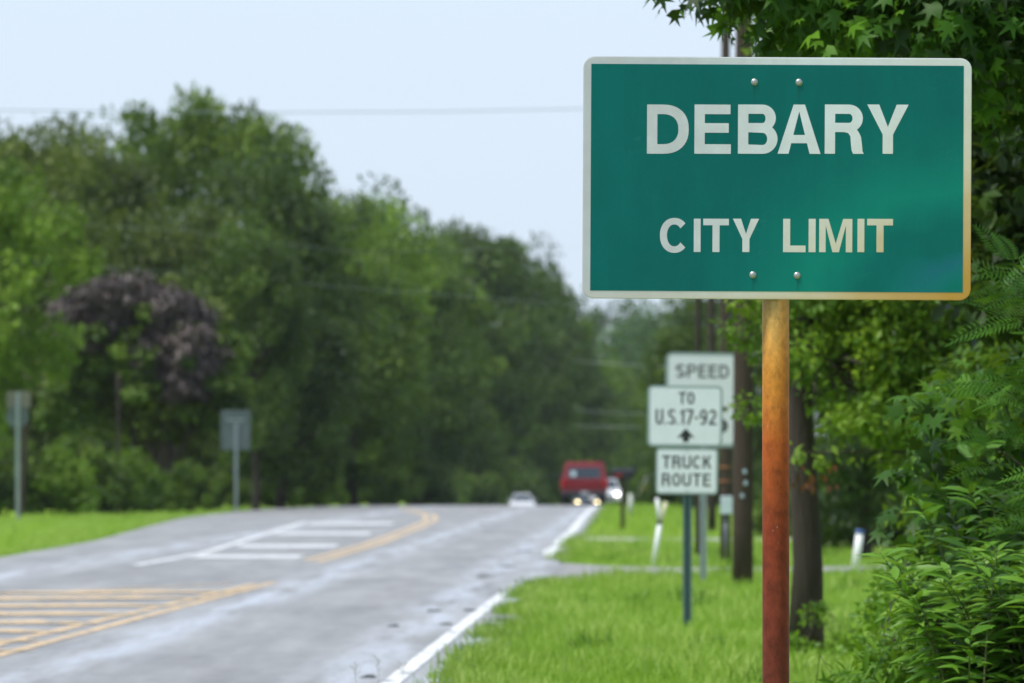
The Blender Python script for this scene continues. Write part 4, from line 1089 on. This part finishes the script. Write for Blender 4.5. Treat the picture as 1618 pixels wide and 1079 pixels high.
p = P(877, 0, 700); p.z = gz(p.x, 700); k = FPX/700
bs = empty('road_sign', p, 'small distant white road sign left of the red truck', 'road sign')
uchannel(bs, 0, .03, -.3, CAMH+(HY-756)/k - p.z, GALV, .10)
MB().prism(rrect(13/k, 20/k, .05), 0, .004).build('sign_plate', PLW, bs, (0, 0, CAMH+(HY-763)/k - p.z))

# ------------------------------------------------------------------ poles, posts, mailboxes
def pole(px, base_y, w_px, height, label, lean=0.0, name='utility_pole', mat=POLEW, cat='utility pole'):
    p = G(px, base_y); k = FPX/p.y; r0 = w_px/2/k; rr = random.Random(px)
    t = empty(name, p, label, cat)
    n = 10
    MB().tube([(lean*q/n*height, 0, -.3 + (height+.3)*q/n) for q in range(n+1)], [r0*(1-.28*q/n) for q in range(n+1)], 18, True, .02, rr).build('shaft', mat, t)
    return t, p, k, r0
p1, b1, k1, r1 = pole(1173.5, 924, 34, 10.5, 'thick dark utility pole just left of the rusty post', .003)
TAGM = simple('pole_tag_metal', (.45,.55,.65), .3, .6, .2, 30)
for py, dx in ((763, .03), (783, -.01), (745, .02)):
    z = CAMH + (HY-py)/k1
    MB().rbox(dx-.02, dx+.02, -r1*.985-.004, -r1*.93, z-.025, z+.025, .003, 1).build('metal_tag', TAGM, p1)
MB().box(-1.1, 1.1, -.2, -.09, 9.4, 9.52).build('crossarm', POLEW, p1)
p2, b2, k2, r2 = pole(1146, 888, 17, 11, 'thinner utility pole with a pale box, behind the thick one', .001)
z = CAMH + (HY-798)/k2
bx_ = MB().rbox(-.07, .10, -r2-.07, -r2*.9, z-.13, z+.13, .012, 2).build('meter_box', simple('pale_blue_grey_box', (.50,.58,.64), .45), p2)
MB().tube([(.0,-r2*1.1,-.1),(.0,-r2*1.1,z-.135)], .012, 6).build('conduit', GALV, p2)
RUSTM = simple('rusty_bracket', (.30,.12,.05), .7, 0, .3, 20)
for py in (738, 760):
    z = CAMH + (HY-py)/k2
    MB().tube([(.0,0,z-.012),(0,0,z+.012)], r2*1.08, 14).build('steel_band', RUSTM, p2)
    MB().box(-r2-.06, -r2*.95, -.02, .02, z-.015, z+.015).build('bracket', RUSTM, p2)
pole(1102.5, 880, 9, 7, 'slim brown tree trunk between the two sign posts', .002, 'slim_trunk', BARK, 'tree trunk')
pole(1125, 838, 14, 8, 'slim brown tree trunk right of the pale sign post, farther off', -.002, 'slim_trunk', BARK, 'tree trunk')
pole(187, 812, 6, 4.4, 'thin tree trunk below the brown vine mound', -.002, 'slim_trunk', BARK, 'tree trunk')
pole(34, 815, 10, 4.2, 'dark leaning tree trunk right behind the far-left sign', .04, 'slim_trunk', BARK, 'tree trunk')

WPLAS = simple('white_plastic', (.78,.80,.80), .4, 0, .08, 6)
def stick(name, parent, a, b_, r, mat, n=12):
    return MB().tube([a, b_], r, n).build(name, mat, parent)
p = G(1032, 894); k = FPX/p.y
mk = empty('marker_post', p, 'broken white marker post leaning right, split in two at the top, beside the driveway', 'marker post')
L = lambda px, py: Vector(((px-1032)/k, 0, (894-py)/k))
stick('shaft', mk, L(1031,900), L(1042.5,826), .034, WPLAS)
stick('split_strip', mk, L(1043,827), L(1038,787), .026, WPLAS)
stick('split_strip', mk, L(1044,826), L(1052,793), .028, simple('yellowed_plastic', (.66,.62,.42), .5))
stick('tape_band', mk, L(1041.5,828), L(1042.8,822), .038, BLACKP)
p = G(1352, 905); k = FPX/p.y
pv = empty('pipe_marker', p, 'leaning white pipe with a blue cap behind the bushes', 'marker post')
L = lambda px, py: Vector(((px-1352)/k, 0, (905-py)/k))
stick('pipe', pv, L(1349,912), L(1358.5,842), 6.2/k, WPLAS, 18)
stick('cap', pv, L(1358.3,843), L(1359.2,837), 6.9/k, simple('blue_plastic', (.05,.12,.42), .4), 18)
p = G(996, 812); k = FPX/p.y
mk = empty('marker_post', p, 'small pale marker post in the grass right of the mailbox', 'marker post')
stick('shaft', mk, Vector((0,0,-.1)), Vector((0.01,0,30/k)), 4/k, simple('pale_post', (.5,.52,.48), .6))
stick('cap', mk, Vector((0.01,0,30/k)), Vector((0.01,0,32/k)), 4.4/k, WPLAS)

BLK = simple('black_enamel', (.016,.017,.022), .35, .2, .3, 10); REDP = simple('red_flag_paint', (.45,.02,.02), .4)
p = G(984, 836); k = FPX/p.y
mbx = empty('mailbox', p, 'black mailbox with red flag on a dark wooden post', 'mailbox')
MB().box(-.045,.045,-.045,.045,-.3,CAMH+(HY-757)/k).build('post', POLEW, mbx)
zb = CAMH+(HY-756.5)/k
def mailbox_body(w, L_, h):
    prof_ = [(-L_/2, 0)]; n = 10
    # arched box along x: profile in y,z
    sec = [(-w/2, 0), (w/2, 0), (w/2, h-w/2)] + [(w/2*math.cos(math.pi*i/n), h-w/2+w/2*math.sin(math.pi*i/n)) for i in range(1, n)] + [(-w/2, h-w/2)]
    m_ = len(sec); mb = MB()
    mb.add([(-L_/2, y, z) for y, z in sec] + [(L_/2, y, z) for y, z in sec], [tuple(reversed(range(m_))), tuple(range(m_, 2*m_))] + [(i, (i+1)%m_, (i+1)%m_+m_, i+m_) for i in range(m_)])
    return mb
mailbox_body(.20, .50, .235).build('box', BLK, mbx, (.01, 0, zb))
mailbox_body(.21, .02, .242).build('door', BLK, mbx, (-.25, 0, zb-.003))
MB().box(-.20,-.02,-.113,-.106,zb+.06,zb+.10).build('flag', REDP, mbx)
MB().box(-.12,.12,-.06,.06,zb-.03,zb-.001).build('support_board', POLEW, mbx)

# ------------------------------------------------------------------ vehicles
RED = simple('dark_red_paint', (.20,.008,.014), .30, .1, .12, 2)
GLASSD = simple('dark_window_glass', (.03,.045,.06), .08, 0, .2, 3)
RUB = simple('tyre_rubber', (.014,.014,.015), .8); RIM = simple('wheel_steel', (.35,.36,.37), .35, .7)
CHR = simple('grey_bumper', (.06,.065,.075), .35, .5); TAIL = simple('tail_light_red', (.42,.006,.008), .2)
WHC = simple('white_car_paint', (.62,.63,.66), .3, 0, .05, 2)
def wheel(parent, x, y, r, w):
    o = bpy.data.objects.new('wheel', None)
    mb = MB(); n = 22
    pr_ = [(r*.62,-w/2),(r*.94,-w/2),(r,-w*.32),(r,w*.32),(r*.94,w/2),(r*.62,w/2)]
    vs = [(a_, q*math.cos(2*math.pi*k/n), q*math.sin(2*math.pi*k/n)) for q, a_ in pr_ for k in range(n)]
    mb.add(vs, [(i*n+k, i*n+(k+1)%n, (i+1)*n+(k+1)%n, (i+1)*n+k) for i in range(5) for k in range(n)], True)
    ty = mb.build('wheel', RUB, parent, (x, y, r))
    mb = MB(); mb.tube([(-w*.42,0,0),(w*.42,0,0)], r*.63, n); mb.build('rim', RIM, ty)
    bpy.data.objects.remove(o)
def emit(name, col, s):
    m = bpy.data.materials.new(name); m.use_nodes = True; nt = m.node_tree; nt.nodes.clear()
    o = nt.nodes.new('ShaderNodeOutputMaterial'); e = nt.nodes.new('ShaderNodeEmission'); e.inputs[0].default_value = (*col, 1); e.inputs[1].default_value = s
    nt.links.new(e.outputs[0], o.inputs[0]); return m

d = 380.0; x = P(923.5, 0, d).x
tr = empty('red_truck', (x, d, gz(x, d) + .01), 'dark red sport utility truck driving away on the crest', 'truck')
def taper_top(z0, z1, kx, y0s=0, y1s=0):
    def fn(c):
        t = (c.z - z0)/(z1-z0)
        return (c.x*(1-kx*t), c.y + (y0s*t if c.y < 2.3 else y1s*t), c.z)
    return fn
MB().rbox(-1.02, 1.02, 0, 4.6, .56, 1.17, .07, 3).build('body', RED, tr)
MB().rbox(-.98, .98, .03, 3.1, 1.14, 1.90, .08, 3, taper_top(1.14, 1.90, .15, .30, -.55)).build('cabin', RED, tr)
rw = MB().rbox(-.71, .71, -.010, .03, 0, .54, .02, 1).build('rear_window', GLASSD, tr, (0, .024, 1.17)); rw.rotation_euler = (math.radians(-21), 0, 0)
MB().rbox(-.60, -.38, -.016, -.011, .12, .34, .002, 1).build('sticker', simple('pale_sticker', (.42,.52,.58), .5), rw)
for s_ in (-1, 1):
    MB().rbox(s_*.93-.09, s_*.93+.09, -.02, .10, .82, 1.10, .02, 1).build('tail_light', TAIL, tr)
    sw = MB().rbox(-.012, .012, .55, 2.55, 0, .42, .01, 1).build('side_window', GLASSD, tr, (s_*.955, 0, 1.28)); sw.rotation_euler = (0, math.radians(-11*s_), 0)
    MB().rbox(s_*1.10-.10, s_*1.10+.10, 2.9, 3.0, 1.15, 1.38, .03, 1).build('side_mirror', BLK, tr)
    wheel(tr, s_*.82, .95, .37, .26); wheel(tr, s_*.82, 3.75, .37, .26)
MB().rbox(-.99, .99, -.14, .06, .44, .62, .04, 2).build('bumper', CHR, tr)
MB().rbox(-.16, .16, -.155, -.141, .47, .60, .004, 1).build('license_plate', simple('plate_pale', (.5,.52,.56), .4), tr)
MB().box(-.86, .86, .3, 4.3, .40, .57).build('underbody', RUB, tr)
MB().rbox(-.80, .80, -.012, .01, .70, 1.12, .02, 1).build('tailgate', RED, tr)

def make_car(x, d, label, lit=None, paint=WHC, rz=0.0, z=None):
    c_ = empty('car', (x, d, (gz(x, d) if z is None else z) + .01), label, 'car', None, rz)
    side = [(0,.32),(.05,.60),(.30,.70),(1.25,.88),(3.7,.92),(4.45,.84),(4.5,.40),(4.4,.28),(.1,.25)]   # y,z lower body
    n = len(side); hw = [.80 if z_ < .4 else .88 if z_ < .8 else .80 for _, z_ in side]
    mb = MB(); mb.add([(-w_, y, z_) for (y, z_), w_ in zip(side, hw)] + [(w_, y, z_) for (y, z_), w_ in zip(side, hw)],
      [tuple(reversed(range(n))), tuple(range(n, 2*n))] + [(i, (i+1)%n, (i+1)%n+n, i+n) for i in range(n)]); mb.build('body', paint, c_)
    cab = [(1.15,.86),(1.95,1.36),(2.2,1.42),(3.0,1.42),(3.3,1.36),(4.0,.90)]; hw = [.76,.60,.57,.57,.60,.74]; n = len(cab)
    mb = MB(); mb.add([(-w_, y, z_) for (y, z_), w_ in zip(cab, hw)] + [(w_, y, z_) for (y, z_), w_ in zip(cab, hw)],
      [tuple(reversed(range(n))), tuple(range(n, 2*n))] + [(i, (i+1)%n, (i+1)%n+n, i+n) for i in range(n)]); mb.build('cabin', paint, c_)
    MB().add([(-.68,1.20,.905),(.68,1.20,.905),(.55,1.90,1.345),(-.55,1.90,1.345)], [(0,1,2,3)]).build('windscreen', GLASSD, c_, (0,-.012,.008))
    MB().rbox(-.5,.5,-.015,.02,.40,.54,.01,1).build('grille', BLK, c_)
    for s_ in (-1, 1):
        MB().add([(s_*.69,1.75,1.0),(s_*.69,3.5,1.0),(s_*.60,3.1,1.33),(s_*.60,2.1,1.33)], [(0,1,2,3)]).build('side_window', GLASSD, c_, (s_*.035,0,0))
        MB().rbox(s_*.63-.12, s_*.63+.12, .0, .14, .56, .68, .02, 1).build('headlight', lit or simple('headlight_glass', (.6,.62,.65), .15), c_)
        MB().rbox(s_*.92-.08, s_*.92+.08, 1.35, 1.45, .92, 1.05, .02, 1).build('side_mirror', paint, c_)
        wheel(c_, s_*.78, .85, .31, .2); wheel(c_, s_*.78, 3.6, .31, .2)
    return c_
make_car(P(825,0,600).x, 600, 'low white car half hidden by the crest in the left lane')
HL = emit('lit_headlight', (1.0,.97,.90), 7); GLINTW = emit('added_glint_warm', (1.0,.80,.42), 4)
make_car(P(956,0,450).x, 450, 'white car with lit headlights right behind the red truck', HL)
make_car(P(928,0,560).x, 560, 'added distant car whose lit headlights stand in for glints beneath the red truck', GLINTW, GLASSD, 0, gz(P(928,0,560).x, 560))  # car added so its glowing headlights give the bright reflections under the truck
DARKC = simple('dark_blue_car_paint', (.018,.022,.035), .25)
dc = empty('parked_car', (P(1040,0,415).x, 415, gz(P(1040,0,415).x, 415)+.01), 'dark parked car with red tail light, half hidden by the truck route sign', 'car')
MB().rbox(-.86,.86,0,4.4,.28,.88,.10,3).build('body', DARKC, dc)
MB().rbox(-.78,.78,.5,3.2,.84,1.38,.10,3, taper_top(.84,1.38,.18,.35,-.5)).build('cabin', DARKC, dc)
rwn = MB().rbox(-.58,.58,-.008,.008,0,.40,.03,1).build('rear_window', GLASSD, dc, (0,.55,.92)); rwn.rotation_euler = (math.radians(-32),0,0)
for s_ in (-1, 1):
    MB().rbox(s_*.70-.14,s_*.70+.14,-.015,.05,.60,.76,.02,1).build('tail_light', TAIL, dc)
    wheel(dc, s_*.74, .85, .31, .2); wheel(dc, s_*.74, 3.5, .31, .2)
MB().rbox(-.82,.82,-.06,.08,.30,.46,.03,2).build('bumper', CHR, dc)

# ------------------------------------------------------------------ overhead wires
WIRE = simple('wire_grey', (.20,.25,.30), .5); WIREL = simple('wire_bare_aluminium', (.42,.46,.46), .4, .5)
def wire(pts, r, mat, label):
    a = pts[0]; P0 = P(*a); pp = [P(*q) - P0 for q in pts]
    mb = MB(); res = []
    for i in range(len(pp)-1):
        for k_ in range(6): res.append(pp[i].lerp(pp[i+1], k_/6))
    res.append(pp[-1])
    o = mb.tube(res, r, 6).build('overhead_wire', mat, None, P0); tag(o, label, 'wire', 'overhead wires')
wire([(-400,172,250),(0,174,250),(400,177.5,250),(700,176,250),(1000,170,250),(1400,158,250),(1700,146,250)], .013, WIRE, 'highest overhead wire crossing the whole sky')
wire([(-200,402,285),(300,430,300),(520,452,310),(760,470,330),(1146,500,360)], .005, WIREL, 'pale wire across the dark trees, meeting the left edge of the green sign low down')
wire([(-200,330,300),(300,366,310),(560,398,330),(880,392,350),(1150,380,380)], .004, WIREL, 'thin pale wire through the upper left treetops')
wire([(905,570,640),(960,574,520),(1040,579,420),(1146,583,330)], .014, WIREL, 'pale wire in the gap left of the speed sign, the upper one')
wire([(905,646,640),(960,652,500),(1040,655,420),(1146,660,345)], .011, WIREL, 'pale wire left of the truck route sign, the middle one')
wire([(905,672,640),(960,674,500),(1040,675,420),(1146,676,345)], .013, WIREL, 'pale wire left of the truck route sign, the lowest one')

# ------------------------------------------------------------------ humid air
hm = bpy.data.materials.new('humid_air'); hm.use_nodes = True; nt = hm.node_tree; nt.nodes.clear()
o = nt.nodes.new('ShaderNodeOutputMaterial'); pv_ = nt.nodes.new('ShaderNodeVolumePrincipled')
pv_.inputs['Color'].default_value = (.86,.92,1,1); pv_.inputs['Density'].default_value = HAZE; pv_.inputs['Anisotropy'].default_value = 0.0
nt.links.new(pv_.outputs[0], o.inputs['Volume'])
hz = MB().box(-140, 140, -40, 1050, -20, 32).build('haze', hm); tag(hz, 'thin humid haze over the whole road', 'haze', kind='stuff')
